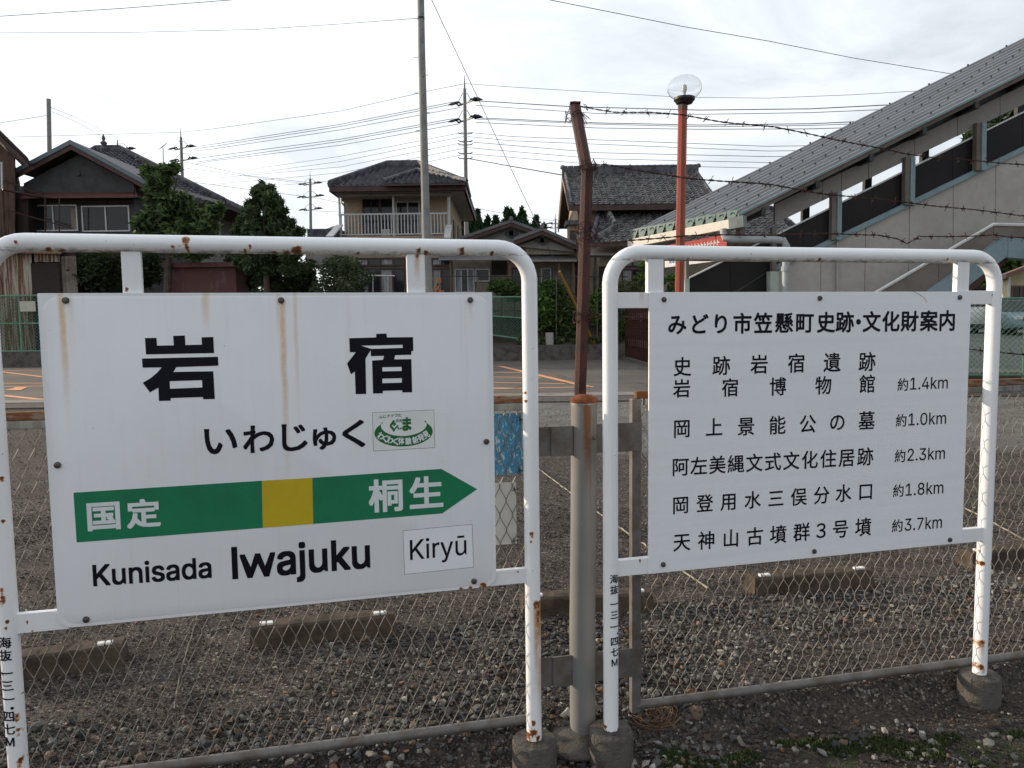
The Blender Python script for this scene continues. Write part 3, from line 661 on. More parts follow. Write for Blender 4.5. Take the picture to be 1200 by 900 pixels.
# brown angled post with barbed wire
BPl = Plane(.30, 3.30, FP.yaw)
b0 = BPl.at(680, 455); b1 = BPl.at(688, 199); b2 = P(674, 127, 3.55)
bp = thing('bent_post', 'rusty brown steel post with a bent top carrying barbed wire, behind the round post', 'barbed wire post', (b0.x, b0.y, 0))
m = MB(); m.tube([(b0.x-.012, b0.y, -.05), tuple(b0), tuple(b1)], .0265, 8); m.build('upright', M_brown, bp)
m = MB(); m.tube([tuple(b1-Vector((0, 0, .012))), tuple(b2+(b2-b1).normalized()*.02)], .0265, 8); m.build('bent_arm', M_brown, bp)
m = MB(); m.box(b2.x-.024, b2.x+.024, b2.y-.02, b2.y+.02, b2.z+.018, b2.z+.026); m.build('cap', M_brown, bp)
def coil(c, r, n, tilt, seed):
    rr = random.Random(seed); m = MB()
    for k in range(n):
        pts = [(c.x+r*(1+rr.uniform(-.05, .35))*math.cos(a), c.y+r*1.1*math.sin(a), c.z+rr.uniform(-.02, .02)+tilt*math.cos(a+k)) for a in np.linspace(rr.uniform(0, 3), rr.uniform(6, 9), 16)]
        m.tube(pts, .0018, 4)
    for k in range(3):
        p = c+Vector((r*1.3, -r*.5, rr.uniform(-.02, .02))); m.tube([p, p+Vector((rr.uniform(-.02, .06), rr.uniform(-.02, .02), rr.uniform(-.05, .04)))], .0017, 4)
    m.build('wire_wrap', M_barb, bp, kind='stuff')
for (u, v, n, sd) in ((672, 136, 3, 1), (689, 196, 5, 2), (684, 268, 3, 3), (684, 281, 2, 4), (682, 372, 4, 5)):
    coil(P(u, v, 3.3 if v > 180 else 3.52), .031, n, .012, sd)
m = MB(); p0 = P(681, 131, 3.5)
for (u, v) in ((690, 138), (686, 148), (692, 140), (683, 139), (688, 146)): m.tube([p0, P(u, v, 3.48)], .0016, 4)
m.build('loose_wire_end', M_barb, bp, kind='stuff')
def barbed(label, pts, pl, gap=.095, seed=1):
    rr = random.Random(seed); P3 = [pl.at(u, v) for u, v in pts]
    seg = [(P3[i+1]-P3[i]).length for i in range(len(P3)-1)]; tot = sum(seg)
    def at(t):
        for i, l in enumerate(seg):
            if t <= l or i == len(seg)-1: return P3[i]+(P3[i+1]-P3[i])*(t/l)
            t -= l
    r = thing('barbed_wire', label, 'barbed wire', tuple(P3[0]), 0, 'barbed wire strands strung from the bent post')
    for s in (0, 1):
        m = MB(); n = int(tot/.012); pl_ = []
        for k in range(n+1):
            p = at(tot*k/n); a = k*.9+s*math.pi; wob = .0025*math.sin(k*.13+seed)
            pl_.append(p+Vector((0, .0022*math.cos(a), .0022*math.sin(a)+wob)))
        m.tube(pl_, .0019, 4); m.build('strand', M_barb, r)
    m = MB()
    for q in range(2):
        for sgn in (-1, 1):
            a = .8+q*1.7; m.tube([(q*.005, 0, 0), (q*.006+.004*sgn, .012*math.cos(a)*sgn, .015*math.sin(a)*sgn), (q*.006+.010*sgn, .016*math.cos(a)*sgn, .021*math.sin(a)*sgn)], .0016, 4)
    m.tube([(-.006+.001*k, .0036*math.cos(k*1.3), .0036*math.sin(k*1.3)) for k in range(18)], .0013, 4)
    src = None; t = rr.uniform(.03, .08)
    while t < tot:
        p = at(t)-P3[0]; rot = (rr.uniform(0, 6.28), rr.uniform(-.2, .2), rr.uniform(-.2, .2))
        if src is None: src = m.build('barb', M_barb, r, True); src.location = p; src.rotation_euler = rot
        else: link('barb', src.data, r, p, rot)
        t += gap*rr.uniform(.75, 1.3)
    return r
BW1 = Plane(b2.x, b2.y, FP.yaw)
barbed('topmost barbed wire strand, from the tip of the bent post past the globe lamp', [(676, 124), (720, 131), (760, 132), (800, 135), (850, 143), (905, 149), (955, 158), (1010, 170), (1060, 180), (1110, 186), (1170, 191), (1230, 194)], BW1, seed=3)
barbed('second barbed wire strand, from the bend of the post across the tiled roof', [(692, 192), (715, 193), (745, 200), (800, 208), (860, 213), (905, 217), (960, 226), (1010, 232), (1062, 237), (1130, 245), (1230, 256)], BPl, seed=5)
barbed('third barbed wire strand, sagging just above the guide sign', [(690, 268), (705, 286), (740, 281), (800, 277), (860, 275), (905, 275), (960, 274), (1030, 275), (1052, 280), (1063, 286), (1077, 278), (1120, 277), (1165, 275), (1180, 278), (1230, 281)], BPl, seed=8)
barbed('lowest barbed wire strand, passing behind the guide sign', [(686, 368), (740, 372), (900, 392), (1040, 404), (1137, 410), (1200, 415), (1240, 417)], BPl, seed=11)
#@@LAMP
lp0 = G(793, 546); lb = P(800, 124, lp0.y)
lt = thing('globe_lamp', 'tall red-brown lamp post with a clear flattened glass globe, behind the guide sign', 'street lamp', (lp0.x, lp0.y, 0))
m = MB(); m.tube([tuple(lp0), tuple(P(796.5, 330, lp0.y)), tuple(lb)], .049, 8, cap=True); m.build('pole', M_lamp, lt, smooth=False)
m = MB(); m.tube([lb-Vector((0, 0, .05)), lb+Vector((0, 0, .008))], .052, 8); m.build('pole_cap', mat('cap_paint', (.12, .06, .05), .6), lt)
m = MB(); m.tube([lb, lb+Vector((0, 0, .05))], .018, 10); m.build('stem', M_dark, lt)
gc = P(802, 105, lp0.y)
m = MB(); m.lathe([(.05, -.155), (.085, -.145), (.105, -.115), (.112, -.11), (.112, -.085), (.09, -.08)], tuple(gc), 28); m.build('lamp_base', M_dark, lt, smooth=True)
gm = bpy.data.materials.new('globe_glass'); gm.use_nodes = True; b_ = NB(gm); b_.bsdf().inputs['Transmission Weight'].default_value = 1; b_.bsdf().inputs['Roughness'].default_value = .02; b_.bsdf().inputs['IOR'].default_value = 1.45; b_.bsdf().inputs['Base Color'].default_value = (.97, .98, .99, 1)
m = MB(); pr_ = []
for k in range(21):
    a = math.radians(-62+152*k/20); pr_.append((max(.186*math.cos(a), .002), .131*math.sin(a)+.02))
pr_ += [(max((.186-.004)*math.cos(a), .002), (.131-.004)*math.sin(a)+.02) for a in [math.radians(90-152*k/20) for k in range(21)]]
b__ = len(m.v); n_ = 40
for (r_, z_) in pr_:
    for k in range(n_): m.v.append((gc.x+r_*math.cos(2*math.pi*k/n_), gc.y+r_*math.sin(2*math.pi*k/n_), gc.z+z_))
for i in range(len(pr_)):
    j = (i+1) % len(pr_)
    for k in range(n_): m.f.append((i*n_+k, i*n_+(k+1) % n_, j*n_+(k+1) % n_, j*n_+k))
m.build('globe', gm, lt, smooth=True)
m = MB(); m.lathe([(.012, -.08), (.014, -.045), (.024, -.01), (.028, .02), (.022, .045), (.002, .062)], tuple(gc), 16); m.build('bulb', mat('bulb_white', (.75, .75, .72), .3, vary=.02), lt, smooth=True)
#@@GROUND
# ------------------------------------------------------------------ ground
def ground_mat():
    m = bpy.data.materials.new('gravel_ground'); m.use_nodes = True; b = NB(m); p = b.bsdf(); MC['gravel'] = m
    o = b.obj(); x, y, z = b.sep(o)
    vo = b.n('ShaderNodeTexVoronoi'); b.L.new(o, vo.inputs['Vector']); vo.inputs['Scale'].default_value = 95
    cellv = b.sep(vo.outputs['Color'])[0]
    base = b.mix(b.ramp(cellv, 0, 1), (.035, .028, .024), (.125, .105, .09))
    base = b.mix(b.ramp(cellv, .93, .97), base, (.30, .27, .23))
    grey = b.mix(b.ramp(cellv, 0, 1), (.10, .098, .09), (.30, .295, .27))
    yn = b.m('ADD', y, b.m('MULTIPLY', b.noise(o, .6, 4), 2.5))
    band = b.m('MULTIPLY', b.ramp(yn, 9.6, 11.5), b.ramp(yn, 16.5, 17.5, 1, 0))
    band = b.m('MULTIPLY', band, b.ramp(x, -4.5, -1.5))
    col = b.mix(b.m('MULTIPLY', band, .9), base, grey)
    col = b.mix(b.ramp(b.noise(o, 1.3, 6, .6), .4, .7, 0, .5), col, (.05, .04, .034))
    near = b.ramp(b.m('SUBTRACT', y, b.m('MULTIPLY', x, .22)), 2.82, 2.7)
    moss = b.m('MULTIPLY', b.ramp(b.noise(o, 7, 6, .65), .50, .58), b.m('MULTIPLY', b.ramp(b.m('SUBTRACT', y, b.m('MULTIPLY', x, .045)), 2.86, 2.74), b.ramp(x, .35, .9)))
    col = b.mix(b.m('MULTIPLY', near, .6), col, (.055, .043, .033)); col = b.mix(b.m('MULTIPLY', moss, .7), col, (.035, .05, .014))
    b.L.new(col, p.inputs['Base Color']); p.inputs['Roughness'].default_value = .95; p.inputs['Specular IOR Level'].default_value = .2
    b.bump(b.m('ADD', vo.outputs['Distance'], b.noise(o, 30, 5)), .8, .02)
    return m
gmat = ground_mat()
def hgt(x, y):
    t_ = (x-FP.p.x)*FP.n.x+(y-FP.p.y)*FP.n.y-.03
    base = 0 if t_ > 0 else (-.085 if t_ < -.07 else .085*t_/.07)
    return base+.006*math.sin(x*7.3+y*3.1)*math.sin(y*9.7-x*2.2)*(1 if y < 6 else 0)
m = MB(); xs_ = [-900, -60, -20]+list(np.arange(-7.2, 7.21, .06))+[20, 60, 900]; ys_ = [-60, -5]+list(np.arange(0, 7, .06))+[7.5, 10, 14, 20, 32.6, 60, 200, 1500]
for y in ys_:
    for x in xs_: m.v.append((x, y, hgt(x, y)))
nx = len(xs_)
for j in range(len(ys_)-1):
    for i in range(nx-1): a = j*nx+i; m.f.append((a, a+1, a+1+nx, a+nx))
tag(m.build('ground', gmat, None, smooth=True), kind='structure')
# stones
def stones(name, label, n, xf, y0, y1, smin, smax, seed, tri, cols, keep=None, ypow=1.0, zoff=0.0):
    rr = np.random.default_rng(seed)
    bm = bmesh.new()
    if tri == 20: bmesh.ops.create_icosphere(bm, subdivisions=1, radius=1)
    else: bmesh.ops.create_cube(bm, size=1.3); 
    if tri != 20: bmesh.ops.triangulate(bm, faces=bm.faces)
    bv = np.array([v.co[:] for v in bm.verts]); bf = np.array([[v.index for v in f.verts] for f in bm.faces]); bm.free()
    u = rr.random(n); y = y0+(y1-y0)*u**ypow; x = (rr.random(n)*2-1)*(y*.74+.35)
    if keep is not None: k = keep(x, y, rr); x, y = x[k], y[k]
    n = len(x); sz = smin*(smax/smin)**(rr.random(n)**1.7)
    ax = rr.uniform(.55, 1.25, (n, 3)); ax[:, 2] *= .75
    V = (bv[None]*(1+rr.uniform(-.42, .34, (n, len(bv), 1)))+rr.uniform(-.15, .15, (n, len(bv), 3)))*ax[:, None]*sz[:, None, None]*.5
    a = rr.uniform(0, 6.28, n); c, s = np.cos(a), np.sin(a); t = rr.uniform(-.5, .5, n); ct, st_ = np.cos(t), np.sin(t)
    X = V[..., 0]*ct[:, None]-V[..., 2]*st_[:, None]; Z = V[..., 0]*st_[:, None]+V[..., 2]*ct[:, None]; Y = V[..., 1]
    X2 = X*c[:, None]-Y*s[:, None]; Y2 = X*s[:, None]+Y*c[:, None]
    td = (x-FP.p.x)*FP.n.x+(y-FP.p.y)*FP.n.y-.03; hz = np.clip(td/.07, -1, 0)*.085
    W = np.stack([X2+x[:, None], Y2+y[:, None], Z+(hz+sz*.12+zoff+rr.random(n)*sz*.35)[:, None]], -1).reshape(-1, 3)
    F = (bf[None]+np.arange(n)[:, None, None]*len(bv)).reshape(-1, 3)
    me = bpy.data.meshes.new(name); me.vertices.add(len(W)); me.vertices.foreach_set('co', W.ravel().astype(np.float32))
    me.loops.add(F.size); me.loops.foreach_set('vertex_index', F.ravel().astype(np.int32)); me.polygons.add(len(F))
    me.polygons.foreach_set('loop_start', np.arange(0, F.size, 3, dtype=np.int32)); me.update(calc_edges=True); me.shade_flat()
    ca = me.color_attributes.new('Col', 'FLOAT_COLOR', 'POINT')
    pr = np.array([q[0] for q in cols]); pr = pr/pr.sum(); ci = rr.choice(len(cols), n, p=pr); cc_ = np.array([q[1] for q in cols])[ci]*rr.uniform(.5, 1.4, (n, 1))*(.86+.22*np.sin(x*1.9+1.3*np.sin(y*1.4))*np.sin(y*2.1+x*.6)+.12*np.sin(x*5.3+y*4.1))[:, None]*.88
    cv = np.repeat(np.concatenate([cc_, np.ones((n, 1))], 1), len(bv), 0); ca.data.foreach_set('color', cv.ravel().astype(np.float32))
    me.materials.append(M_stone); o = bpy.data.objects.new(name, me); C.objects.link(o); tag(o, label, 'gravel', kind='stuff'); return o
M_stone = attr_mat('stone', .85, .35, bscale=150)
CB = [(5, (.125, .125, .12)), (4, (.07, .07, .075)), (3.5, (.20, .19, .165)), (2, (.15, .10, .07)), (1.8, (.29, .265, .22)), (.8, (.42, .39, .34)), (.7, (.26, .14, .075)), (2, (.04, .036, .038))]
CF = [(5, (.065, .052, .044)), (4, (.045, .036, .032)), (2, (.10, .085, .07)), (.6, (.22, .19, .15)), (.25, (.38, .35, .30)), (1, (.09, .055, .04))]
def coarse(x, y, rr):
    d = np.exp(-((x-.15-(y-3.1)*.2)/(1.05))**2)+.9*np.exp(-((y-(3.75+x*.19))/.38)**2)*(x > -.2)+.25*(y < 2.9)*(x < .6)
    d = d*(y < 4.0+.2*x)*np.where((x > .8) & (y < 2.95+.2*(x-.5)), .25, 1); return rr.random(len(x)) < np.clip(d, .03, 1)
stones('ballast_stones', 'coarse grey ballast stones lying around the foot of the fence', 30000, None, 2.45, 4.6, .010, .036, 3, 20, CB, coarse)
stones('coarse_stones', 'scattered larger stones in front of the fence', 700, None, 2.5, 3.0, .018, .05, 9, 20, CB)
stones('fine_gravel', 'fine brown gravel covering the ground behind and before the fence', 75000, None, 2.45, 6.4, .005, .017, 4, 12, CF, ypow=1.15)
stones('grey_chippings', 'grey chippings spread further out on the parking ground', 22000, None, 5.5, 14.5, .010, .022, 5, 12, CF+[(3, (.16, .155, .14))], ypow=1.5)
# moss
m = MB(); rr = random.Random(4)
for k in range(9000):
    x = rr.uniform(.55, 2.6); y = rr.uniform(2.45, 2.84)+x*.045
    f_ = math.sin(x*4.1+2.2)*math.sin(y*15+x*2)+.45*math.sin(x*19)*math.sin(y*31)+.1*x-.05
    if f_ < .30+.25*rr.random(): continue
    z = -.082; r_ = rr.uniform(.004, .010)
    for q in range(3):
        a = rr.uniform(0, 6.28); m.add([(x+r_*math.cos(a), y+r_*math.sin(a), z), (x-r_*math.cos(a), y-r_*math.sin(a), z), (x+rr.uniform(-.004, .004), y+rr.uniform(-.004, .004), z+rr.uniform(.008, .019))], [(0, 1, 2)])
tag(m.build('moss', mat('moss', (.045, .070, .016), .9, c2=(.03, .042, .014), scale=20), None), 'low green moss on the dirt in front of the guide sign', 'moss', kind='stuff')
# wheel stops
M_stop = mat('wheel_stop_concrete', (.095, .072, .054), .95, c2=(.045, .036, .028), spec=.15, scale=9, bump=.5, bscale=70)
M_refl = mat('reflector', (.72, .70, .66), .3, vary=.03)
def wheelstop(label, ul, vl, ur, vr):
    a = G(ul, vl); b = G(ur, vr); d = b-a; yaw = math.atan2(d.y, d.x); W = d.length
    r = thing('wheel_stop', label, 'wheel stop', (a.x, a.y, 0), yaw, 'concrete wheel stops on the gravel parking ground')
    m = MB(); prof = [(0, -.02), (.018, .095), (.028, .105), (.122, .105), (.132, .095), (.15, -.02)]
    m.add([(0, y, z) for y, z in prof]+[(.012, y, z) if z > .05 else (0, y, z) for y, z in prof], []); m.v = []
    e = .012
    m.add([(e if z > .05 else 0, y, z) for y, z in prof]+[(W-(e if z > .05 else 0), y, z) for y, z in prof], [tuple(range(6)), tuple(range(11, 5, -1))]+[(i, i+6, (i+1) % 6+6, (i+1) % 6) for i in range(6)])
    o = m.build('block', M_stop, r, True); bm = bmesh.new(); bm.from_mesh(o.data); bmesh.ops.subdivide_edges(bm, edges=[e for e in bm.edges if abs(e.verts[0].co.x-e.verts[1].co.x) > .3], cuts=26, use_grid_fill=True)
    r3 = random.Random(int(W*1e5)+int(ul))
    for v in bm.verts:
        k = .006 if r3.random() < .12 and v.co.z > .08 else .0016; v.co += Vector((r3.uniform(-k, k), r3.uniform(-k, k), -abs(r3.uniform(-k, k))))
    bm.to_mesh(o.data); bm.free()
    for s in (.085, W-.085):
        for q in (-.018, .018):
            m = MB(); m.box(s+q-.015, s+q+.015, .030, .062, .1055, .119); m.build('reflector', M_refl, r, True, bevel=.004)
    return r
wheelstop('concrete wheel stop at far left, behind the left post of the name sign', -32, 806, 146, 782)
wheelstop('concrete wheel stop below the romanised station name', 291, 762, 466, 745)
wheelstop('concrete wheel stop behind the round fence post', 612, 725, 768, 718)
wheelstop('concrete wheel stop under the middle of the guide sign', 884, 700, 1027, 689)
wheelstop('concrete wheel stop at the right edge, behind the right post of the guide sign', 1140, 668, 1275, 655)
# ropes laid out as bay lines
def rope(label, pts, r_=.006, m_=None):
    P3 = [G(u, v, .012) for u, v in pts]; m = MB(); q = []
    for i in range(len(P3)-1):
        n = max(2, int((P3[i+1]-P3[i]).length/.05))
        for k in range(n): p = P3[i].lerp(P3[i+1], k/n); q.append(p+Vector((random.uniform(-.004, .004), 0, random.uniform(-.003, .003))))
    m.tube(q, [r_*(1+.25*math.sin(k*2.2)) for k in range(len(q))], 5); o = m.build('bay_rope', m_ or mat('rope', (.34, .30, .24), .9, c2=(.10, .09, .08), scale=14), None); tag(o, label, 'rope', 'ropes laid on the gravel as bay lines')
rope('pale rope running across the gravel behind the round fence post', [(600, 527), (636, 553), (668, 577), (700, 600), (758, 640), (835, 693)])
rope('pale rope on the gravel seen right of the guide sign', [(1060, 560), (1140, 600), (1200, 632), (1240, 652)])
rope('dark knotted rope on the gravel below the name sign', [(258, 620), (232, 720), (214, 780), (203, 838)], .004, mat('dark_rope', (.13, .115, .095), .9, c2=(.05, .045, .04), scale=14))
# drain strip, road, markings
rz = [ray(600, 450)]
Yr0, Yr1 = 16.9, 32.3
def sheet(name, x0, x1, y0, y1, z, m_, skew=0):
    m = MB(); m.quad((x0, y0, z), (x1, y0+skew, z), (x1, y1, z), (x0, y1, z)); return tag(m.build(name, m_, None), kind='structure')
def asphalt():
    m = bpy.data.materials.new('asphalt'); m.use_nodes = True; b = NB(m); p = b.bsdf(); MC['asphalt'] = m; o = b.obj()
    n1 = b.noise(o, .35, 6, .6, .3); n2 = b.noise(o, 60, 3); col = b.mix(b.ramp(n1, .38, .66), (.066, .055, .046), (.115, .095, .077))
    col = b.mix(b.ramp(n2, .3, .75, 0, .5), col, (.13, .12, .105)); n3 = b.noise(o, 1.1, 5, .5, 1.5, (1, .2, 1))
    col = b.mix(b.ramp(n3, .60, .64, 0, .45), col, (.035, .032, .03)); b.L.new(col, p.inputs['Base Color']); p.inputs['Roughness'].default_value = .82; b.bump(n2, .5, .01); return m
sheet('road', -80, 60, Yr0, 32.9, .008, asphalt())
m = MB(); m.box(-40, 14, 15.1, 15.55, -.05, .03); tag(m.build('channel_edge', M_concrete, None), kind='structure')
m = MB(); m.box(-40, 14, 15.62, 16.1, -.05, .022); tag(m.build('channel_edge', M_concrete, None), kind='structure')
m = MB(); m.box(-40, 14, 16.16, 16.88, -.05, .034); tag(m.build('channel_edge', mat('pale_concrete', (.24, .215, .19), .9, c2=(.15, .13, .11), scale=2), None), kind='structure')
M_orange = mat('orange_paint', (.72, .33, .15), .8, c2=(.36, .19, .10), scale=8, lo=.55, hi=.8)
mk = thing('road_marking', None, None, (0, 20, 0), kind='structure')
def mark(u0, v0, u1, v1, wd=.15):
    a = G(u0, v0, .013); b = G(u1, v1, .013); d = (b-a).normalized(); n_ = Vector((-d.y, d.x, 0))*wd/2; m = MB(); m.quad(a-n_, b-n_, b+n_, a+n_); m.build('painted_line', M_orange, mk)
for a in ((586, 429, 692, 453.6, .22), (586, 429, 480, 429, .15), (470, 457.5, 692, 453.2, .15), (500, 435.5, 612, 436.6, .15), (500, 440.2, 634, 442.6, .15), (500, 446.2, 662, 449.6, .15), (500, 452.8, 620, 455.2, .15),
          (-20, 434.4, 60, 434.8, .16), (0, 435.3, 52, 441.8, .17), (-20, 449.3, 60, 448.8, .15), (-20, 453.4, 60, 452.2, .15), (-20, 460.8, 70, 470.3, .19), (-20, 476.6, 60, 474.8, .15), (60, 434.8, 400, 432, .15), (60, 448.8, 420, 446, .15), (60, 474.8, 400, 462, .15), (70, 470.3, 130, 476, .18)):
    mark(*a)
m = MB(); m.add([G(*p, .018) for p in ((5, 457), (24, 457.2), (33, 453.4), (18, 453.6), (14, 455.3))], [(0, 1, 2, 3, 4)]); m.build('painted_arrow', M_orange, mk)
# retaining kerb wall and raised gardens behind the road
m = MB(); m.box(-60, P(737, 420, 32.4).x, 32.35, 32.65, -.1, .64); o = tag(m.build('retaining_wall', M_dkconc, None), 'long low dark concrete retaining wall along the far side of the road', 'retaining wall')
m = MB(); X0, X1 = -90, 90
gp = [(32.65, .60), (33.6, .85), (35, 1.9), (42, 2.4), (60, 2.8), (200, 3), (800, 3)]
for (y, z) in gp:
    m.v += [(X0 if y < 100 else -900, y, z), (0, y, z), (P(760, 420, 33).x, y, z)]
for j in range(len(gp)-1):
    for i in range(2): a = j*3+i; m.f.append((a, a+1, a+4, a+3))
tag(m.build('garden_ground', mat('soil', (.07, .055, .042), .95, c2=(.04, .045, .02), scale=2, bump=.6, bscale=20), None), kind='structure')
xk = P(760, 420, 33).x
m = MB(); gq = [(20.6, .02), (21.5, .10), (26, .60), (29, .95), (60, 1.3), (300, 1.6), (900, 1.6)]
for (y, z) in gq: m.v += [(xk+.02, y+8 if y < 30 else y, z), (12, y, z), (90 if y < 100 else 900, y-2, z)]
for j in range(len(gq)-1):
    for i in range(2): a = j*3+i; m.f.append((a, a+1, a+4, a+3))
tag(m.build('car_park', mat('car_park_asphalt', (.13, .135, .115), .9, c2=(.10, .105, .09), scale=1.5), None), kind='structure')
#@@ROOFS
# ------------------------------------------------------------------ tiled roofs
def tile_surface(mb, eL, eR, rR, rL, tw=.27, th=.26, rise=.085):
    eL, eR, rR, rL = map(Vector, (eL, eR, rR, rL)); e = (eR-eL); W = e.length; e.normalize()
    up = ((rL+rR)/2-(eL+eR)/2); up -= e*up.dot(e); H = up.length; up.normalize(); n = e.cross(up)
    if n.z < 0: n = -n
    xl1 = (rL-eL).dot(e); xr1 = (rR-eL).dot(e)
    for j in range(int(H/th)+1):
        v0 = j*th; v1 = min(v0+th*1.08, H)
        if v1-v0 < .03: continue
        a0 = xl1*v0/H; b0 = W+(xr1-W)*v0/H
        i0 = int(math.floor(a0/tw)); i1 = int(math.ceil(b0/tw))
        for i in range(i0, i1):
            x0, x1 = max(i*tw, a0), min((i+1)*tw, b0)
            if x1-x0 < .03: continue
            vs = []
            lift = .045
            for (v, l) in ((v0, lift), (v1, .004)):
                for (f, hgt_) in ((0, .012), (.28, 0), (.62, .004), (.82, rise), (1, .014)):
                    vs.append(eL+e*(x0+(x1-x0)*f)+up*v+n*(hgt_+l))
            b = len(mb.v); mb.v += [tuple(p) for p in vs]; mb.f += [(b+k, b+k+1, b+k+6, b+k+5) for k in range(4)]
            fr = [eL+e*(x0+(x1-x0)*f)+up*v0+n*-.005 for f in (0, 1)]; b2 = len(mb.v); mb.v += [tuple(p) for p in fr]; mb.f.append((b, b2, b2+1, b+4, b+3, b+2, b+1))
def tmat(name, c, c2): return mat(name, c, .62, c2=c2, scale=3.4, lo=.42, hi=.58, vary=.2, spec=.35, fine=9, bump=.1, bscale=12)
M_tile = tmat('roof_tile', (.095, .095, .11), (.04, .04, .05)); M_tile2 = tmat('weathered_roof_tile', (.17, .16, .155), (.042, .042, .048))
def ridge(mb, a, b, r=.14, h=.30):
    a = Vector(a); b = Vector(b); n = max(2, int((b-a).length/.3))
    for k in range(n):
        p = a.lerp(b, k/n); q = a.lerp(b, (k+.93)/n); mb.tube([p+Vector((0, 0, h*.75)), q+Vector((0, 0, h*.78))], r*.62, 8)
    mb.bar(a+Vector((0, 0, h*.3)), b+Vector((0, 0, h*.3)), r*1.5, h*.75)
def roof_underlay(mb, pts, th=.07): 
    pts = [Vector(p) for p in pts]; mb.prism([p-Vector((0, 0, .015)) for p in pts], (0, 0, -th))
def hip_roof(root, x0, x1, y0, y1, ze, zr, rx0, rx1, ry, tm, trim, ridge_ends=True, under=True):
    A, B, Cc, D = (x0, y0, ze), (x1, y0, ze), (x1, y1, ze), (x0, y1, ze); R0, R1 = (rx0, ry, zr), (rx1, ry, zr)
    m = MB()
    for q in ((A, B, R1, R0), (B, Cc, R1, R1), (D, A, R0, R0), (Cc, D, R0, R1)): tile_surface(m, *q)
    m.build('roof_tiles', tm, root, kind='stuff')
    m = MB()
    for q in ((A, B, R1, R0), (B, Cc, R1), (D, A, R0), (Cc, D, R0, R1)): roof_underlay(m, q)
    m.build('roof_deck', trim, root)
    m = MB()
    for a, b in ((A, R0), (B, R1)) + (((R0, R1),) if rx1-rx0 > .3 else ()): 
        k = MB(); ridge(k, a, b); k.build('ridge_cap', tm, root)
    m = MB(); t = .12
    for a, b in ((A, B), (B, Cc), (Cc, D), (D, A)): m.bar(Vector(a)-Vector((0, 0, .12)), Vector(b)-Vector((0, 0, .12)), .04, .2)
    m.build('fascia', trim, root)
M_trim = mat('brown_trim', (.075, .035, .028), .6, c2=(.04, .022, .018), scale=3)
M_cream = mat('cream_wall', (.42, .33, .235), .9, c2=(.33, .26, .19), scale=1.2, bump=.2, bscale=30)
M_beige = mat('beige_wall', (.30, .255, .20), .9, c2=(.20, .17, .135), scale=1.4)
M_grey = mat('grey_wall', (.26, .25, .235), .9, c2=(.18, .17, .16), scale=1.5)
M_soffit = mat('soffit', (.34, .32, .29), .8)
M_alu = mat('aluminium', (.50, .50, .49), .45, .4, vary=.05)
M_wht = mat('white_metal', (.62, .62, .60), .5, vary=.08)
def glassm(name, c, rough=.08):
    m = mat(name, c, rough, vary=.1, spec=.35, scale=.7); return m
M_glass = glassm('window_glass', (.018, .020, .024)); M_curt = mat('curtain', (.36, .37, .37), .9, c2=(.16, .17, .18), scale=5, stretch=(6, 6, .25), lo=.35, hi=.6)
M_dwood = mat('dark_wood', (.035, .022, .018), .8, c2=(.018, .013, .011), scale=4, stretch=(1, 1, 6))
def fr(u0, u1, v0, v1, Y): 
    """pixel rectangle at distance Y -> x0,x1,z0,z1"""
    a = P((u0+u1)/2, (v0+v1)/2, Y); return P(u0, (v0+v1)/2, Y).x, P(u1, (v0+v1)/2, Y).x, P((u0+u1)/2, v1, Y).z, P((u0+u1)/2, v0, Y).z
def part_box(name, root, m_, u0, u1, v0, v1, Y, dep, bevel=0, **k):
    x0, x1, z0, z1 = fr(u0, u1, v0, v1, Y); m = MB(); m.box(x0, x1, Y, Y+dep, z0, z1); return m.build(name, m_, root, bevel=bevel, **k)
def window(root, u0, u1, v0, v1, Y, n=2, fm=None, gm=None, sash_curtain=None, ft=.05):
    x0, x1, z0, z1 = fr(u0, u1, v0, v1, Y); fm = fm or M_alu; w_ = thing('window', None, None); w_.parent = root
    Mi = world_of(root).inverted(); w_.location = Mi @ Vector((x0, Y, z0)); 
    m = MB(); m.box(x0, x1, Y-.03, Y+.06, z0, z0+ft); m.box(x0, x1, Y-.03, Y+.06, z1-ft, z1); m.box(x0, x0+ft, Y-.028, Y+.06, z0+ft, z1-ft); m.box(x1-ft, x1, Y-.028, Y+.06, z0+ft, z1-ft)
    for k in range(1, n): xm = x0+(x1-x0)*k/n; m.box(xm-ft*.5, xm+ft*.5, Y-.026, Y+.05, z0+ft, z1-ft)
    m.build('frame', fm, w_)
    for k in range(n):
        a, b = x0+(x1-x0)*k/n+.01, x0+(x1-x0)*(k+1)/n-.01; m = MB(); m.box(a, b, Y+.01+.006*(k % 2), Y+.014+.006*(k % 2), z0+.01, z1-.01)
        m.build('pane', (sash_curtain if sash_curtain is not None and (k % 2 == 0) else (gm or M_glass)), w_)
    return w_
# ---- balcony house
bh = thing('two_storey_house', 'two-storey house with grey tiled hip roof and white railed balcony, behind the grey pole', 'house', tuple(P(470, 330, 36)))
YB = 36.0
xa, xb, z0, z1 = fr(397, 527.5, 226, 345, YB)
m = MB(); m.box(xa, xb, YB+1.3, YB+8.6, z0, z1+.2); m.build('wall', M_cream, bh)
ea = P(386, 219, 35); eb = P(545, 217, 35); rr0 = P(454, 195, 39.2); rr1 = P(489, 195, 39.2)
hip_roof(bh, ea.x, eb.x, 35, 45.6, (ea.z+eb.z)/2, rr0.z, rr0.x, rr1.x, 39.2, M_tile, M_trim)
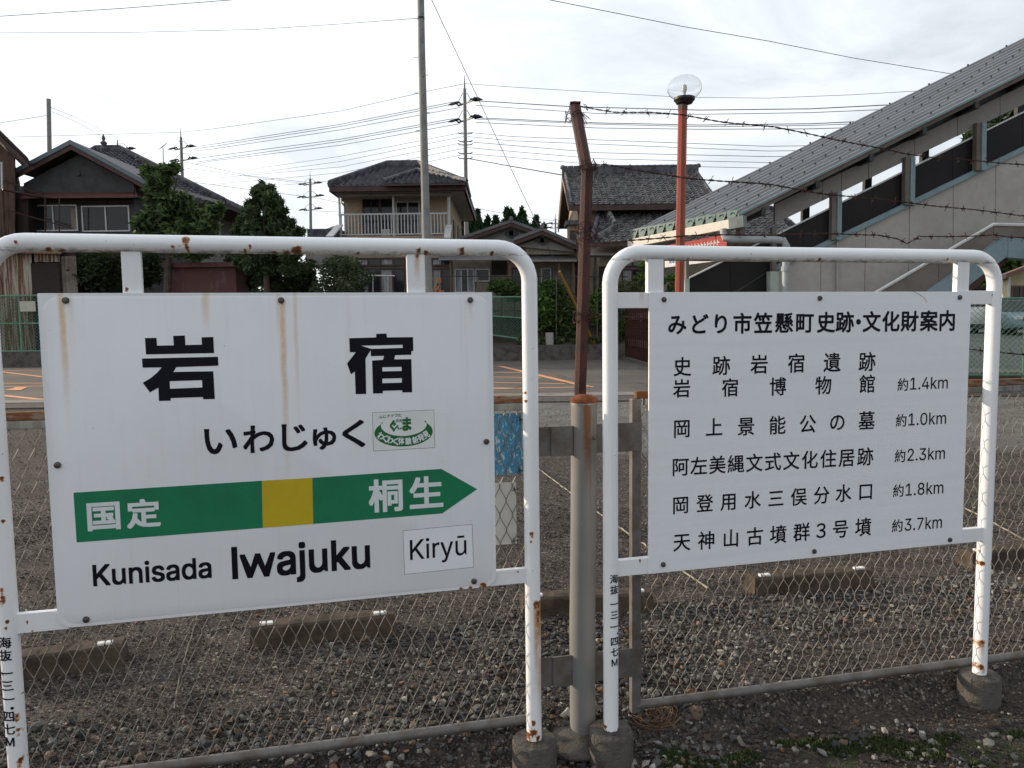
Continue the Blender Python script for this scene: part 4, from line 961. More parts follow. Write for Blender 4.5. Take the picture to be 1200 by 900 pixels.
# front gablet of the roof
g0 = P(450, 218.5, 34.7); g1 = P(546, 217, 34.7); gr0 = P(489, 199, 37.4); 
m = MB(); ge = (ea.z+eb.z)/2+.03; GA, GB, GR = (g0.x, 34.6, ge), (g1.x+.05, 34.6, ge), (gr0.x, 37.3, gr0.z-.15)
tile_surface(m, GA, GB, GR, GR); tile_surface(m, (g0.x, 38.8, ge), GA, GR, GR); tile_surface(m, GB, (g1.x, 38.8, ge), GR, GR); m.build('roof_tiles', M_tile, bh, kind='stuff')
m = MB(); ridge(m, GA, GR, .11, .22); m.build('ridge_cap', M_tile, bh); m = MB(); ridge(m, GB, GR, .11, .22); m.build('ridge_cap', M_tile2, bh)
m = MB(); roof_underlay(m, (GA, GB, GR)); m.build('roof_deck', M_trim, bh)
m = MB(); m.box(ea.x+.1, eb.x-.1, 35.1, 45.4, ge-.24, ge-.18); m.build('soffit', M_soffit, bh)
part_box('eave_beam', bh, M_beige, 396, 528, 226.5, 229.5, 35.6, .12)
part_box('eave_board', bh, M_trim, 388, 546, 221.5, 225, 35.1, .06)
part_box('balcony_floor', bh, M_cream, 397, 527.5, 276.5, 281, YB, 1.5)
part_box('lower_fascia', bh, M_trim, 395, 529, 281.5, 285, YB-.3, 1.6)
for (u0, u1) in ((392.5, 395),): pass
for u in (398, 461, 525.5): part_box('balcony_post', bh, M_wht, u-1, u+1.2, 230, 277, YB+.05, .08)
part_box('handrail', bh, M_wht, 396.5, 527, 249.6, 251.6, YB+.03, .09); part_box('lower_rail', bh, M_wht, 396.5, 527, 273.6, 275, YB+.03, .06)
src = None
for k in range(33):
    u = 399.5+k*(526-399.5)/33
    if src is None: x0, x1, zz0, zz1 = fr(u, u+1.05, 251.4, 273.8, YB); mm = MB(); mm.box(x0, x1, YB+.05, YB+.08, zz0, zz1); src = mm.build('baluster', M_wht, bh)
    else: link('baluster', src.data, bh, ((u-399.5)/FPX*YB, 0, 0.00-0*k))
window(bh, 425, 445, 231, 275, YB+1.28, 2, M_trim); window(bh, 446, 462, 231, 275, YB+1.27, 1, M_trim); window(bh, 464, 492, 236, 275, YB+1.27, 2, M_alu)
part_box('shutter_box', bh, M_dwood, 424, 463, 229.5, 231.5, YB+1.2, .1)
part_box('ac_unit', bh, M_wht, 447, 457, 268.5, 277, YB+.35, .3, .01); part_box('ac_unit', bh, M_grey, 507, 517, 263, 275, YB+.4, .3, .01)
# side windows and downpipe
m = MB(); m.box(xb+.001, xb+.05, 38, 39.3, z1-2.2, z1-1.0); m.box(xb+.001, xb+.05, 41, 43, z1-2.3, z1-.9); m.build('side_window', M_trim, bh)
m = MB(); pa = P(526.5, 229, YB-.05); m.tube([pa, P(526.5, 276, YB-.05)], .05, 8); m.build('downpipe', M_wht, bh, smooth=True)
m = MB(); m.tube([P(400, 232, YB), P(400, 237, YB), P(404, 242, YB+.5), P(404, 250, YB+.6)], .04, 8); m.build('downpipe', M_alu, bh, smooth=True)
m = MB(); m.bar(P(398, 264, YB-.1), P(386, 277.5, YB-1.3), .35, .06); m.bar(P(526, 264, YB-.1), P(524, 279, YB-1.3), .3, .06); m.build('awning_brace', M_wht, bh)
# ground floor
for (u0, u1, v0, v1, n) in ((417, 475, 302, 312, 4), (417, 475, 314, 345, 4), (505, 530, 302, 312, 2), (505, 530, 314, 345, 2)):
    window(bh, u0, u1, v0, v1, YB-.1, n, M_trim, M_glass, M_curt, .08)
m = MB(); m.box(xa-.3, xb+.1, YB-.02, YB+1.3, z0-.3, P(470, 281, YB).z); m.build('lower_wall', M_beige, bh)
part_box('lower_roof_edge', bh, M_tile, 360, 398, 268, 279, YB, 3)
# laundry pole stand
ls = thing('laundry_stand', 'white laundry pole stand below the balcony house', 'laundry stand', tuple(P(455, 345, 33.5)))
m = MB(); m.tube([P(431, 322.8, 33.5), P(462.5, 323.2, 33.5)], .03, 8); m.build('pole', M_wht, ls)
for u in (437, 454.5): m = MB(); m.tube([P(u, 324, 33.5), P(u, 352, 33.5)], .025, 8); m.build('stand', M_alu, ls)
tr_ = thing('orange_rack', 'orange painted metal rack standing by the grey pole', 'rack', tuple(P(510, 345, 31)))
m = MB()
for a, b in (((499, 327), (507, 327)), ((510, 327), (517, 327)), ((505, 343), (517, 329)), ((513, 328), (513, 345)), ((516, 343), (520, 343)), ((500, 329), (500, 345)), ((498, 341), (520, 341))): m.bar(P(*a, 31), P(*b, 31), .06, .06)
m.build('frame', mat('orange_metal', (.45, .14, .03), .6), tr_)
# ---- low gabled house
lh = thing('gabled_house', 'low beige house with two overlapping gables and vents, between the signs', 'house', tuple(P(610, 330, 35)))
def gable_front(root, apex, l, r, Y, dep, th, wallm, roofm, over=.5):
    A, Lp, Rp = P(*apex, Y), P(*l, Y), P(*r, Y); t = Vector((0, 0, th))
    for a, b in ((Lp, A), (A, Rp)):
        m = MB(); m.prism([a, b, b+t, a+t], (0, dep, 0)); m.build('roof', roofm, root)
        m = MB(); m.prism([a-t*1.3+Vector((0, .05, 0)), b-t*1.3+Vector((0, .05, 0)), b-Vector((0, -.05, .002)), a-Vector((0, -.05, .002))], (0, .06, 0)); m.build('bargeboard', M_trim, root)
        dpx = max(1, int(dep/.5))
    m = MB(); m.tube([A+Vector((0, -.05, th+.05)), A+Vector((0, dep, th+.05))], .1, 8); m.build('ridge_cap', roofm, root)
    s = .10; m = MB(); m.prism([Lp.lerp(A, s)+Vector((0, over, -.25)), Rp.lerp(A, s)+Vector((0, over, -.25)), A+Vector((0, over, -.25))], (0, .1, 0)); m.build('gable_wall', wallm, root)
M_mroof = mat('grey_metal_roof', (.13, .13, .135), .5, c2=(.09, .085, .085), scale=2, spec=.5)
gable_front(lh, (599, 260.5), (539, 281), (657, 281.5), 36.5, 7, .14, M_grey, M_mroof)
gable_front(lh, (635.5, 270), (602, 282), (680, 289.5), 34.2, 8, .14, M_grey, M_mroof)
for (u, v, Y) in ((599, 273.5, 36.9), (635.5, 281.5, 34.6)):
    c_ = P(u, v, Y); m = MB()
    for (dx, dz) in ((.26, .11), (.10, .19)): m.box(c_.x-dx, c_.x+dx, Y-.03, Y+.05, c_.z-dz, c_.z+dz)
    m.prism([(c_.x-.36, Y-.02, c_.z), (c_.x-.2, Y-.02, c_.z-.05), (c_.x-.2, Y-.02, c_.z+.05)], (0, .05, 0)); m.prism([(c_.x+.36, Y-.02, c_.z), (c_.x+.2, Y-.02, c_.z-.05), (c_.x+.2, Y-.02, c_.z+.05)], (0, .05, 0))
    m.build('vent', M_dark, lh)
for k in range(12): u = 616+k*4.75; part_box('wall_board', lh, M_beige, u, u+4.55, 288.5, 298, 34.9, .1)
part_box('wall', lh, M_beige, 531, 674, 297, 378, 35.6, .2)
part_box('side_wall', lh, M_dwood, 674.5, 681, 290, 345, 35.6, 2)
for (u0, u1, v0, v1, s0) in ((514, 620, 299.5, 304, 1), (620, 676, 299, 305.5, 1)):
    a, b, c_, d = P(u0, v1, 33.9), P(u1, v1, 33.9), P(u1, v0, 35.3), P(u0, v0, 35.3); m = MB(); m.prism([a, b, c_, d], (0, 0, -.05)); m.build('awning', M_mroof, lh)
    m = MB(); m.bar(a, b, .06, .07); m.build('awning_edge', M_grey, lh)
for u in (528, 597, 655, 672): part_box('post', lh, mat('post_brown', (.16, .09, .06), .8), u-1, u+1.3, 304, 345, 34.1, .09)
window(lh, 533, 556, 315, 343, 35.5, 3, M_alu, M_glass, M_curt); window(lh, 557, 574, 315, 330, 35.5, 1, M_alu); window(lh, 600, 625, 314, 338, 35.5, 2, M_trim); window(lh, 634, 646, 314, 338, 35.5, 1, M_alu)
part_box('shutter_panel', lh, M_dwood, 576, 594, 305, 322, 35.5, .05); part_box('door', lh, M_grey, 648, 668, 314, 345, 35.5, .05)
# ---- tiled house
th_ = thing('tiled_house', 'two-storey house with dark tiled gable roof and lower tiled roof, right of the bent post', 'house', tuple(P(760, 330, 36)))
zE = P(750, 239.5, 35).z; zR = P(745, 203.5, 39).z; xl_, xr_ = P(667, 238, 35).x, P(843, 238, 35).x
m = MB(); tile_surface(m, (xl_, 35, zE), (xr_, 35, zE), (xr_, 39, zR), (xl_, 39, zR)); tile_surface(m, (xr_, 43, zE), (xl_, 43, zE), (xl_, 39, zR), (xr_, 39, zR)); m.build('roof_tiles', M_tile2, th_, kind='stuff')
m = MB(); roof_underlay(m, ((xl_-.05, 35, zE), (xr_+.05, 35, zE), (xr_+.05, 39, zR), (xl_-.05, 39, zR))); roof_underlay(m, ((xl_-.05, 39, zR), (xr_+.05, 39, zR), (xr_+.05, 43, zE), (xl_-.05, 43, zE))); m.build('roof_deck', M_trim, th_)
m = MB(); ridge(m, (xl_-.05, 39, zR+.02), (xr_, 39, zR+.02), .16, .42); m.build('ridge_cap', M_tile, th_)
for xx in (xl_+.12, xr_-.12):
    m = MB(); ridge(m, (xx, 35.1, zE+.03), (xx, 39, zR+.03), .09, .12); m.build('verge_tiles', M_tile2, th_)
for xx in (xl_-.0, xr_+.0):
    m = MB(); m.bar((xx, 35, zE-.17), (xx, 39, zR-.17), .06, .24); m.bar((xx, 43, zE-.17), (xx, 39, zR-.17), .06, .24); m.build('bargeboard', M_cream, th_)
    m = MB(); m.lathe([(.03, -.1), (.15, -.05), (.13, .06), (.05, .12)], (xx, 39, zR+.35), 10); m.build('ridge_finial', M_tile, th_)
wx0 = P(677, 250, 36).x; m = MB(); m.box(wx0, xr_-.5, 36, 42.2, 0.8, zE+.15); m.prism([(wx0, 36, zE+.1), (wx0, 42.2, zE+.1), (wx0, 39, zR-.25)], (xr_-.5-wx0, 0, 0)); m.build('wall', M_cream, th_)
m = MB(); m.box(xl_, xr_, 34.9, 34.98, zE-.26, zE-.03); m.build('fascia', M_trim, th_)
part_box('bay', th_, M_cream, 666, 678, 263, 305, 35.2, .7); part_box('bay_roof', th_, M_tile, 663.5, 680, 258, 263, 34.9, 1.2); window(th_, 668, 675, 270, 296, 35.15, 1, M_trim)
lE = P(750, 283.5, 33).z; lT = P(750, 247, 36).z; l0, l1 = P(694, 283, 33).x, P(947, 283, 33).x
m = MB(); tile_surface(m, (l0, 33, lE), (l1, 33, lE), (P(905, 247, 36).x, 36, lT), (P(703, 247, 36).x, 36, lT)); tile_surface(m, (l1, 33, lE), (l1, 38.5, lE), (P(905, 247, 36).x, 36, lT), (P(905, 247, 36).x, 36, lT)); m.build('roof_tiles', M_tile2, th_, kind='stuff')
m = MB(); roof_underlay(m, ((l0, 33, lE), (l1, 33, lE), (P(905, 247, 36).x, 36, lT), (P(703, 247, 36).x, 36, lT))); m.build('roof_deck', M_trim, th_)
for a, b in (((l0, 33, lE), tuple(P(703, 247, 36))), ((l1, 33, lE), tuple(P(905, 247, 36))), (tuple(P(703, 247, 36)), tuple(P(905, 247, 36)))):
    m = MB(); ridge(m, a, b, .12, .22); m.build('ridge_cap', M_tile, th_)
m = MB(); ridge(m, P(711, 249, 35.4), P(721, 268, 34.2), .16, .3); m.build('ridge_cap', M_tile2, th_)
m = MB(); ridge(m, P(721, 268, 34.2), P(700, 281, 33.2), .12, .22); m.build('ridge_cap', M_tile2, th_)
m = MB(); m.box(l0, l1, 32.9, 32.98, lE-.2, lE-.02); m.build('fascia', M_trim, th_)
m = MB(); m.box(P(703, 300, 34).x, P(940, 300, 34).x, 34.2, 36, .8, lE+.1); m.build('lower_wall', M_beige, th_)
m = MB(); a, b = P(692, 299, 32.8), P(722, 299, 32.8); c_, d = P(722, 291, 34.1), P(692, 291, 34.1); m.prism([a, b, c_, d], (0, 0, -.04)); m.build('porch_roof', mat('porch_metal', (.22, .17, .145), .6), th_)
m = MB(); m.tube([P(690, 300, 32.8), P(724, 300, 32.8)], .06, 8); m.tube([P(698, 300, 32.9), P(696, 320, 32.9), P(696, 345, 33)], .05, 8); m.build('gutter', M_dark, th_)
part_box('door', th_, M_dwood, 702, 713, 312, 350, 34.1, .08)
window(th_, 728, 754, 315, 342, 34.1, 2, M_trim, M_glass, M_curt, .07); window(th_, 728, 754, 304, 313, 34.1, 2, M_trim, M_curt, M_curt, .07)
# ---- house with dark gable at left
gh = thing('dark_gable_house', 'dark house with a blue-grey edged gable and aluminium windows, at the left', 'house', tuple(P(90, 330, 36)))
M_blueedge = mat('blue_grey_metal', (.13, .17, .19), .5, vary=.1); M_dkwall = mat('dark_plaster', (.07, .07, .07), .9, c2=(.045, .043, .042), scale=1.3)
A = P(83, 168.5, 35.4); Lp = P(19, 202, 35.4); Rp = P(173, 217, 35.4); th = Vector((0, 0, .16))
for a, b in ((Lp, A), (A, Rp)):
    m = MB(); m.prism([a, b, b+th, a+th], (0, 8.5, 0)); m.build('roof', mat('slate_roof', (.06, .055, .055), .6, scale=3), gh)
    m = MB(); m.prism([a-th*.2-Vector((0, .05, 0)), b-th*.2-Vector((0, .05, 0)), b+th*1.1-Vector((0, .05, 0)), a+th*1.1-Vector((0, .05, 0))], (0, .05, 0)); m.build('roof_edge', M_blueedge, gh)
    m = MB(); m.prism([a-th*1.6, b-th*1.6, b-th*.25, a-th*.25], (0, .06, 0)); m.build('bargeboard', M_trim, gh)
Y = 36.0; wl, wr = P(28, 220, Y), P(157, 220, Y)
zc = lambda x: (A.z-.35)-(abs(x-A.x))*((A.z-Rp.z)/(Rp.x-A.x) if x > A.x else (A.z-Lp.z)/(A.x-Lp.x))
m = MB(); m.prism([(wl.x, Y, .8), (wr.x, Y, .8), (wr.x, Y, zc(wr.x)), (A.x, Y, A.z-.35), (wl.x, Y, zc(wl.x))], (0, 7.5, 0)); m.build('wall', M_dkwall, gh)
m = MB(); a, b = P(24, 231, 35.1), P(159, 230, 35.1); c_, d = P(156, 225, 36), P(28, 226, 36); m.prism([a, b, c_, d], (0, 0, -.06)); m.build('pent_roof', mat('rust_roof', (.10, .035, .025), .7), gh)
m = MB(); m.prism([P(159, 231, 35.1), P(181, 238, 40), P(181, 222, 40), P(157, 219, 35.9)], (.06, 0, 0)); m.build('side_board', M_trim, gh)
window(gh, 34, 91, 240, 271, Y-.02, 2, M_alu, M_glass, None, .06); window(gh, 96, 152, 241, 271.5, Y-.02, 2, M_alu, M_glass, None, .06)
part_box('curtain', gh, M_beige, 83, 89, 244, 269, Y-.03, .03); part_box('window_header', gh, M_dwood, 30, 156, 233, 239, Y-.15, .14)
cv = P(91.5, 203.5, Y-.02); m = MB(); m.lathe([(.12, 0), (.12, .05)], (0, 0, 0), 16); m.v = [(cv.x+x, cv.y-z, cv.z+y) for x, y, z in m.v]; m.build('vent', M_dark, gh)
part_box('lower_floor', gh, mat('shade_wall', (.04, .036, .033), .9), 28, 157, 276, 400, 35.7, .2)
for u in (45, 61.5): m = MB(); m.tube([P(u+8, 232, 34.8), P(u+8, 275, 34.8)], .03, 6); m.build('pipe', M_trim, gh)
m = MB(); m.bar(P(8, 246, 34.5), P(85, 268, 34.5), .05, .05); m.bar(P(2, 222, 34.5), P(58, 232, 34.8), .05, .05); m.bar(P(5, 212, 34.5), P(50, 228, 34.8), .09, .07); m.build('bamboo_pole', M_barb, gh)
# ---- ornate tiled house behind
oh = thing('temple_style_house', 'dark tiled hip roof with ridge finials rising behind the dark gable house', 'house', tuple(P(170, 300, 46)))
hip_roof(oh, P(40, 240, 44).x, P(263, 237, 41).x, 41, 54, P(262, 238, 41).z, P(122, 176, 47).z, P(112, 175, 47).x, P(140, 176, 47).x, 47, M_tile, M_dwood)
for (u, v, Y_) in ((122, 176, 46.8), (161, 194, 45.2)):
    c_ = P(u, v, Y_); k = 1.15 if u < 130 else .8
    m = MB(); m.lathe([(.22*k, -.3*k), (.2*k, .1*k), (.08*k, .2*k), (.18*k, .38*k), (.06*k, .5*k), (.1*k, .62*k), (.01, .85*k)], tuple(c_), 12); m.build('ridge_finial', M_tile, oh, smooth=True)
m = MB(); m.box(P(60, 250, 43).x, P(231, 250, 43).x, 43.2, 50, 1, P(262, 238, 41).z-.05); m.build('wall', M_grey, oh)
for u in (231, 257): m = MB(); m.tube([P(u, 238, 42), P(u, 290, 42)], .07, 6); m.build('post', M_grey, oh)
m = MB(); m.bar(P(205, 222, 41), P(263, 238.5, 41), .1, .16); m.build('eave_board', M_soffit, oh)
rh_ = thing('red_roof_house', 'small distant house with a red tiled roof between the trees at left', 'house', tuple(P(265, 290, 70)))
m = MB(); m.prism([P(238, 272, 70), P(280, 272, 70), P(276, 262, 73), P(250, 262, 73)], (0, 0, -.15)); m.build('roof', mat('red_roof', (.30, .10, .07), .7), rh_); part_box('wall', rh_, M_grey, 240, 278, 272, 300, 70.5, 3)
fh_ = thing('far_low_house', 'far low house with a dark roof beside the distant pole, left of the balcony house', 'house', tuple(P(380, 290, 60)))
m = MB(); m.prism([P(350, 281, 60), P(397, 281, 60), P(397, 264, 64), P(390, 265, 64)], (0, 0, -.15)); m.build('roof', M_tile, fh_); part_box('wall', fh_, M_grey, 358, 396, 280, 310, 60.5, 3)
# ---- wooden house at the far left edge and rusty shed
wh = thing('wooden_house', 'weathered dark wooden house cut by the left edge of the view', 'house', tuple(P(0, 330, 35)))
m = MB(); a, b = P(-60, 98, 34.4), P(33, 189, 34.4); m.prism([a, b, b+Vector((0, 0, .16)), a+Vector((0, 0, .2))], (-2.4, 4.5, 0)); m.build('roof', M_dwood, wh)
m = MB(); m.prism([P(-60, 112, 34.6), P(33, 196, 34.6), P(33, 190, 34.6), P(-60, 102, 34.6)], (0, .1, 0)); m.build('bargeboard', M_trim, wh)
M_ww = mat('wood_boards', (.11, .062, .042), .9, c2=(.05, .03, .022), scale=3, stretch=(3, 3, .4))
zt_ = lambda u: 100+(u+60)*.985+10
for k in range(8):
    u = -44+k*7.7; m = MB(); m.prism([P(u, 300, 35), P(u+7.4, 300, 35), P(u+7.4, max(zt_(u+7.4), 150), 35), P(u, max(zt_(u), 150), 35)], (0, .05, 0)); m.build('wall_board', M_ww, wh)
m = MB(); m.prism([P(-48, 420, 35.1), P(17, 420, 35.1), P(17, 190, 35.1), P(-48, 140, 35.1)], (-3, 5, 0)); m.build('wall_core', M_dwood, wh)
m = MB(); m.tube([P(2, 190, 34.5), P(2.5, 222, 34.5)], .05, 8); m.build('drainpipe', M_alu, wh); m = MB(); m.tube([P(2.5, 222, 34.5), P(5, 275, 34.5)], .06, 8); m.build('drainpipe', M_trim, wh)
m = MB(); m.prism([P(10, 222, 35.3), P(33, 232, 35.3), P(33, 400, 35.3), P(10, 400, 35.3)], (0, 1, 0)); m.build('lean_to', M_dwood, wh); m = MB(); m.bar(P(3, 222, 34), P(52, 232, 35), .3, .06); m.build('canopy', M_trim, wh)
sh = thing('rusty_shed', 'shed clad in rust-streaked corrugated sheets with a dark door, at the left edge', 'shed', tuple(P(20, 345, 32.9)))
M_rsheet = mat('rusty_sheet', (.48, .43, .36), .85, c2=(.15, .055, .022), scale=2.2, stretch=(5, 1, .22), lo=.44, hi=.54)
def corr(root, u0, u1, v0, v1, Y, m_, per=.16, amp=.03):
    x0, x1, z0, z1 = fr(u0, u1, v0, v1, Y); n = int((x1-x0)/per*4); m = MB()
    for i in range(n+1): x = x0+(x1-x0)*i/n; y = Y+amp*math.sin(i*math.pi/2); m.v += [(x, y, z0), (x, y, z1)]
    m.f = [(2*i, 2*i+2, 2*i+3, 2*i+1) for i in range(n)]; b = len(m.v); m.v += [(x, y+.02, z) for x, y, z in m.v]; m.f += [tuple(q+b for q in f[::-1]) for f in m.f]
    return m.build('corrugated_sheet', m_, root, smooth=True)
corr(sh, -30, 2, 293, 412, 32.75, M_rsheet); corr(sh, 3, 40, 294, 412, 32.9, M_rsheet); corr(sh, 40, 70, 294, 307, 32.9, M_rsheet); corr(sh, 72, 92, 300, 408, 33.1, mat('pale_sheet', (.26, .23, .19), .85, c2=(.16, .13, .10), scale=2))
part_box('door', sh, M_dwood, 39, 72, 308, 410, 32.9, .1); m = MB(); m.prism([P(-30, 294, 32.4), P(72, 296, 32.4), P(72, 291, 34), P(-30, 288, 34)], (0, 0, -.06)); m.build('roof', M_rustrail, sh)
part_box('back', sh, M_dwood, -30, 92, 297, 408, 33.4, 1.5)
ms = thing('maroon_shed', 'small maroon metal shed with an overhanging lid roof, behind the name sign', 'shed', tuple(P(235, 345, 32.8)))
M_mar = mat('maroon_metal', (.10, .038, .035), .7, c2=(.15, .09, .085), scale=2.4, stretch=(2, 2, 1), lo=.5, hi=.75)
part_box('body', ms, M_mar, 194, 278, 313, 404, 32.9, 1.6, .01); part_box('roof', ms, mat('maroon_roof', (.11, .035, .03), .6), 190, 279.5, 307.5, 313, 32.6, 2.2, .01)
#@@FARFENCES
M_gf = mat('green_fence_paint', (.15, .30, .21), .6, c2=(.10, .22, .15), scale=3); M_gw = mat('green_mesh_wire', (.12, .26, .19), .6)
def green_fence(label, X0, X1, Y0, Y1, zb0, zb1, ht, post, mid=True, pit=.075, r=.009, zt=None):
    rt = thing('green_mesh_fence', label, 'mesh fence', (X0, Y0, zb0)); A_ = Vector((X0, Y0, zb0)); B_ = Vector((X1, Y1, zb1)); D = B_-A_; Ln = math.hypot(D.x, D.y)
    n = max(1, round(Ln/post)); zt = zt if zt is not None else zb0+ht
    tz = lambda t: zt
    for k in range(n+1): p = A_+D*(k/n); m = MB(); m.tube([(p.x, p.y, p.z-.1), (p.x, p.y, zt)], .045, 8); m.build('post', M_gf, rt, smooth=True)
    for (nm, f) in (('top_rail', 1.0), ('bottom_rail', 0.0))+((('middle_rail', .5),) if mid else ()):
        m = MB(); m.tube([(A_.x, A_.y, A_.z+(zt-A_.z)*f), (B_.x, B_.y, B_.z+(zt-B_.z)*f)], .035, 6); m.build(nm, M_gf, rt, smooth=True)
    m = MB(); L_ = Ln; k = -ht; 
    d = D/Ln
    for sg in (1, -1):
        s = -ht
        while s < L_+ht:
            a0, a1 = max(s, 0), min(s+ht, L_)
            if a1 > a0:
                def pt(q, w_):
                    h_ = (q-s)/ht; h_ = h_ if sg == 1 else 1-h_; p = A_+d*q; return Vector((p.x, p.y+w_, p.z+(zt-p.z)*h_))
                m.tube([pt(a0, .003*sg), pt(a1, .003*sg)], r, 3, cap=False)
            s += pit*1.35
    m.build('mesh', M_gw, rt, kind='stuff'); return rt
c_ = P(-40, 412, 32.5); d = P(92, 412, 32.5); zt = P(25, 346.5, 32.5).z
lf = green_fence('green mesh fence on the dark kerb at the left edge of the view', c_.x, d.x, 32.5, 32.5, .68, .68, zt-.68, 2.0, pit=.11)
m = MB(); x0, x1, z0, z1 = fr(23, 41.5, 353, 365, 32.4); m.box(x0, x1, 32.40, 32.42, z0, z1); tag(m.build('notice_board', mat('notice', (.50, .49, .40), .7, vary=.05), None), 'small blank cream notice board hung on the green fence at the left edge', 'notice')
green_fence('green mesh fence with sloping foot seen in the gap right of the name sign', P(420, 390, 33.2).x, P(617, 390, 33.2).x, 33.2, 33.2, P(420, 372, 33.2).z, P(617, 398, 33.2).z, 1.7, 2.1, pit=.085, zt=P(600, 348, 33.2).z)
ga, gb = G(1010, 441, .1), G(1300, 441, .1)
rgf = green_fence('green mesh fence in front of the parked cars at the right edge', ga.x, gb.x, ga.y, gb.y, .14, .14, P(1170, 351, ga.y).z-.14, 2.2, mid=False, pit=.10, r=.006)
m = MB(); m.box(ga.x-2, gb.x+2, ga.y-.1, ga.y+.1, -.05, .16); tag(m.build('fence_kerb', mat('rusty_kerb', (.16, .09, .06), .9, c2=(.10, .08, .07), scale=3), None), 'low brown stained kerb under the green fence at the right', 'kerb')
# marker stone, hedge rail
mp = P(644, 404, 33); m = MB(); m.box(mp.x-.17, mp.x+.17, 32.9, 33.2, .55, P(629, 390, 33).z); tag(m.build('marker_stone', mat('pale_stone', (.38, .36, .33), .9), None, bevel=.01), 'short pale square marker stone on the garden edge beside the hedge', 'marker stone')
hr = thing('hedge_rail', 'thin dark rail fence running through the hedge between the signs', 'rail fence', tuple(P(630, 400, 33.3)))
for v in (323.5, 364): m = MB(); m.tube([P(520, v, 33.3), P(735, v+1, 33.3)], .022, 6); m.build('rail', M_dark, hr)
for u in (531, 560, 652, 700, 728): m = MB(); m.tube([P(u, 323, 33.3), P(u, 404, 33.3)], .022, 6); m.build('post', M_galv2, hr)
# slatted brown gate
bf = thing('slatted_fence', 'brown fence of upright metal slats ending beside the guide sign post', 'slat fence', tuple(G(738, 421.5)))
A_ = G(736, 421.5); B_ = G(800, 441); D = (B_-A_); n = 22; zt0 = P(738, 362, A_.y).z
for k in range(n):
    p = A_+D*((k+.5)/n); m_ = None
    if k == 0: mm = MB(); mm.box(-.062, .062, -.02, .02, .08, zt0-.0); first = mm.build('slat', M_brown, bf); first.location = (0, 0, 0)
    if k == 0: first.data.transform(Matrix.Translation(-Vector((0, 0, 0)))); base_ = Vector(bf.location)
    o_ = first if k == 0 else link('slat', first.data, bf)
    o_.location = (p.x-(A_.x+D.x*.5/n), p.y-(A_.y+D.y*.5/n), 0)
first_off = Vector((A_.x+D.x*.5/n, A_.y+D.y*.5/n, 0))
for v in first.data.vertices: v.co = v.co+first_off
for zz in (zt0*.35+.0, zt0-.35): m = MB(); m.bar(A_+Vector((0, -.05, zz)), B_+Vector((0, -.05, zz)), .06, .26); m.build('rail', mat('rail_brown', (.10, .045, .038), .6), bf)
m = MB(); m.box(A_.x-.12, A_.x+.02, A_.y-.06, A_.y+.06, 0, zt0+.1); m.build('end_post', M_brown, bf)
m = MB(); m.prism([G(720, 419.5), G(737, 423), G(800, 444.5), G(800, 438), G(742, 419.5)], (0, 0, .12)); tag(m.build('fence_plinth', M_concrete, None), 'low concrete plinth under the brown slatted fence', 'plinth')
#@@POLES
M_pole = mat('pole_concrete', (.25, .25, .24), .8, c2=(.19, .185, .175), scale=2.5, bump=.1, bscale=40)
up = thing('utility_pole', 'tall near grey concrete pole running out of the top of the view', 'utility pole', tuple(G(505, 446)))
yb = G(505, 446).y
m = MB(); base = G(505.5, 446); top = P(492.0, -60, yb); m.tube([base, P(499.5, 275, yb), P(494.2, 60, yb), top], [.140, .118, .098, .088], 20); m.build('shaft', M_pole, up, smooth=True)
for k, (u, v, s) in enumerate(((489, 21.5, 0), (487, 67, -1), (499, 88, 1), (488.5, 109, -1), (500.5, 132, 1), (490, 153, -1), (502, 175, 1))):
    p = P(u, v, yb); m = MB(); m.tube([P(494+v*.022, v, yb)-Vector((0, 0, 0)), p+Vector(((-.07 if s <= 0 else .07), 0, 0))], .009, 6); m.build('step_bolt', M_dark, up)
c_ = P(493.3, 21.5, yb); m = MB(); m.lathe([(.103, -.03), (.103, .03)], tuple(c_), 16); m.build('band', M_dark, up)
for v in (16, 34, 49, 68, 90, 112, 120, 142, 163): p = P(494+v*.022, v, yb-.1); m = MB(); m.box(p.x-.008, p.x+.008, p.y-.012, p.y+.02, p.z-.012, p.z+.012); m.build('hole', M_dark, up)
def dpole(label, top, bot, Y, r0, r1, arms, ins=True, tip=True):
    r = thing('utility_pole', label, 'utility pole', tuple(P(*bot, Y)), 0, 'distant utility poles'); m = MB()
    m.tube([P(*bot, Y), P(*top, Y)], [r1, r0], 10); m.build('shaft', M_pole if r1 > .12 else M_galv2, r, smooth=True)
    if tip: t = P(*top, Y); m = MB(); m.tube([t, t+Vector((0, 0, .9))], [.06, .015], 6); m.build('tip', M_galv2, r)
    for (u, v, wpx) in arms:
        m = MB(); c = P(u, v, Y); ww = wpx/FPX*Y
        m.bar(c+Vector((-ww, .6, 0)), c+Vector((ww, -.6, 0)), .09, .09); m.build('cross_arm', M_galv2, r)
        for sx in (-1, 1):
            for q in (.55, .95):
                e = c+Vector((sx*ww*q, -sx*.6*q, .05)); m = MB(); L_ = .75*min(1, ww/.55)
                m.tube([e, e+Vector((sx*.15, 0, .12)), e+Vector((sx*L_*.6, 0, .06)), e+Vector((sx*L_, 0, .0))], [.04, .09, .11, .02], 6); m.build('insulator', M_dark, r)
        m = MB(); m.tube([c+Vector((-ww*.8, 0, .15)), c+Vector((-ww*.3, 0, .65)), c+Vector((ww*.3, 0, .65)), c+Vector((ww*.8, 0, .15))], .025, 4); m.build('jumper_cable', M_dark, r)
    return r
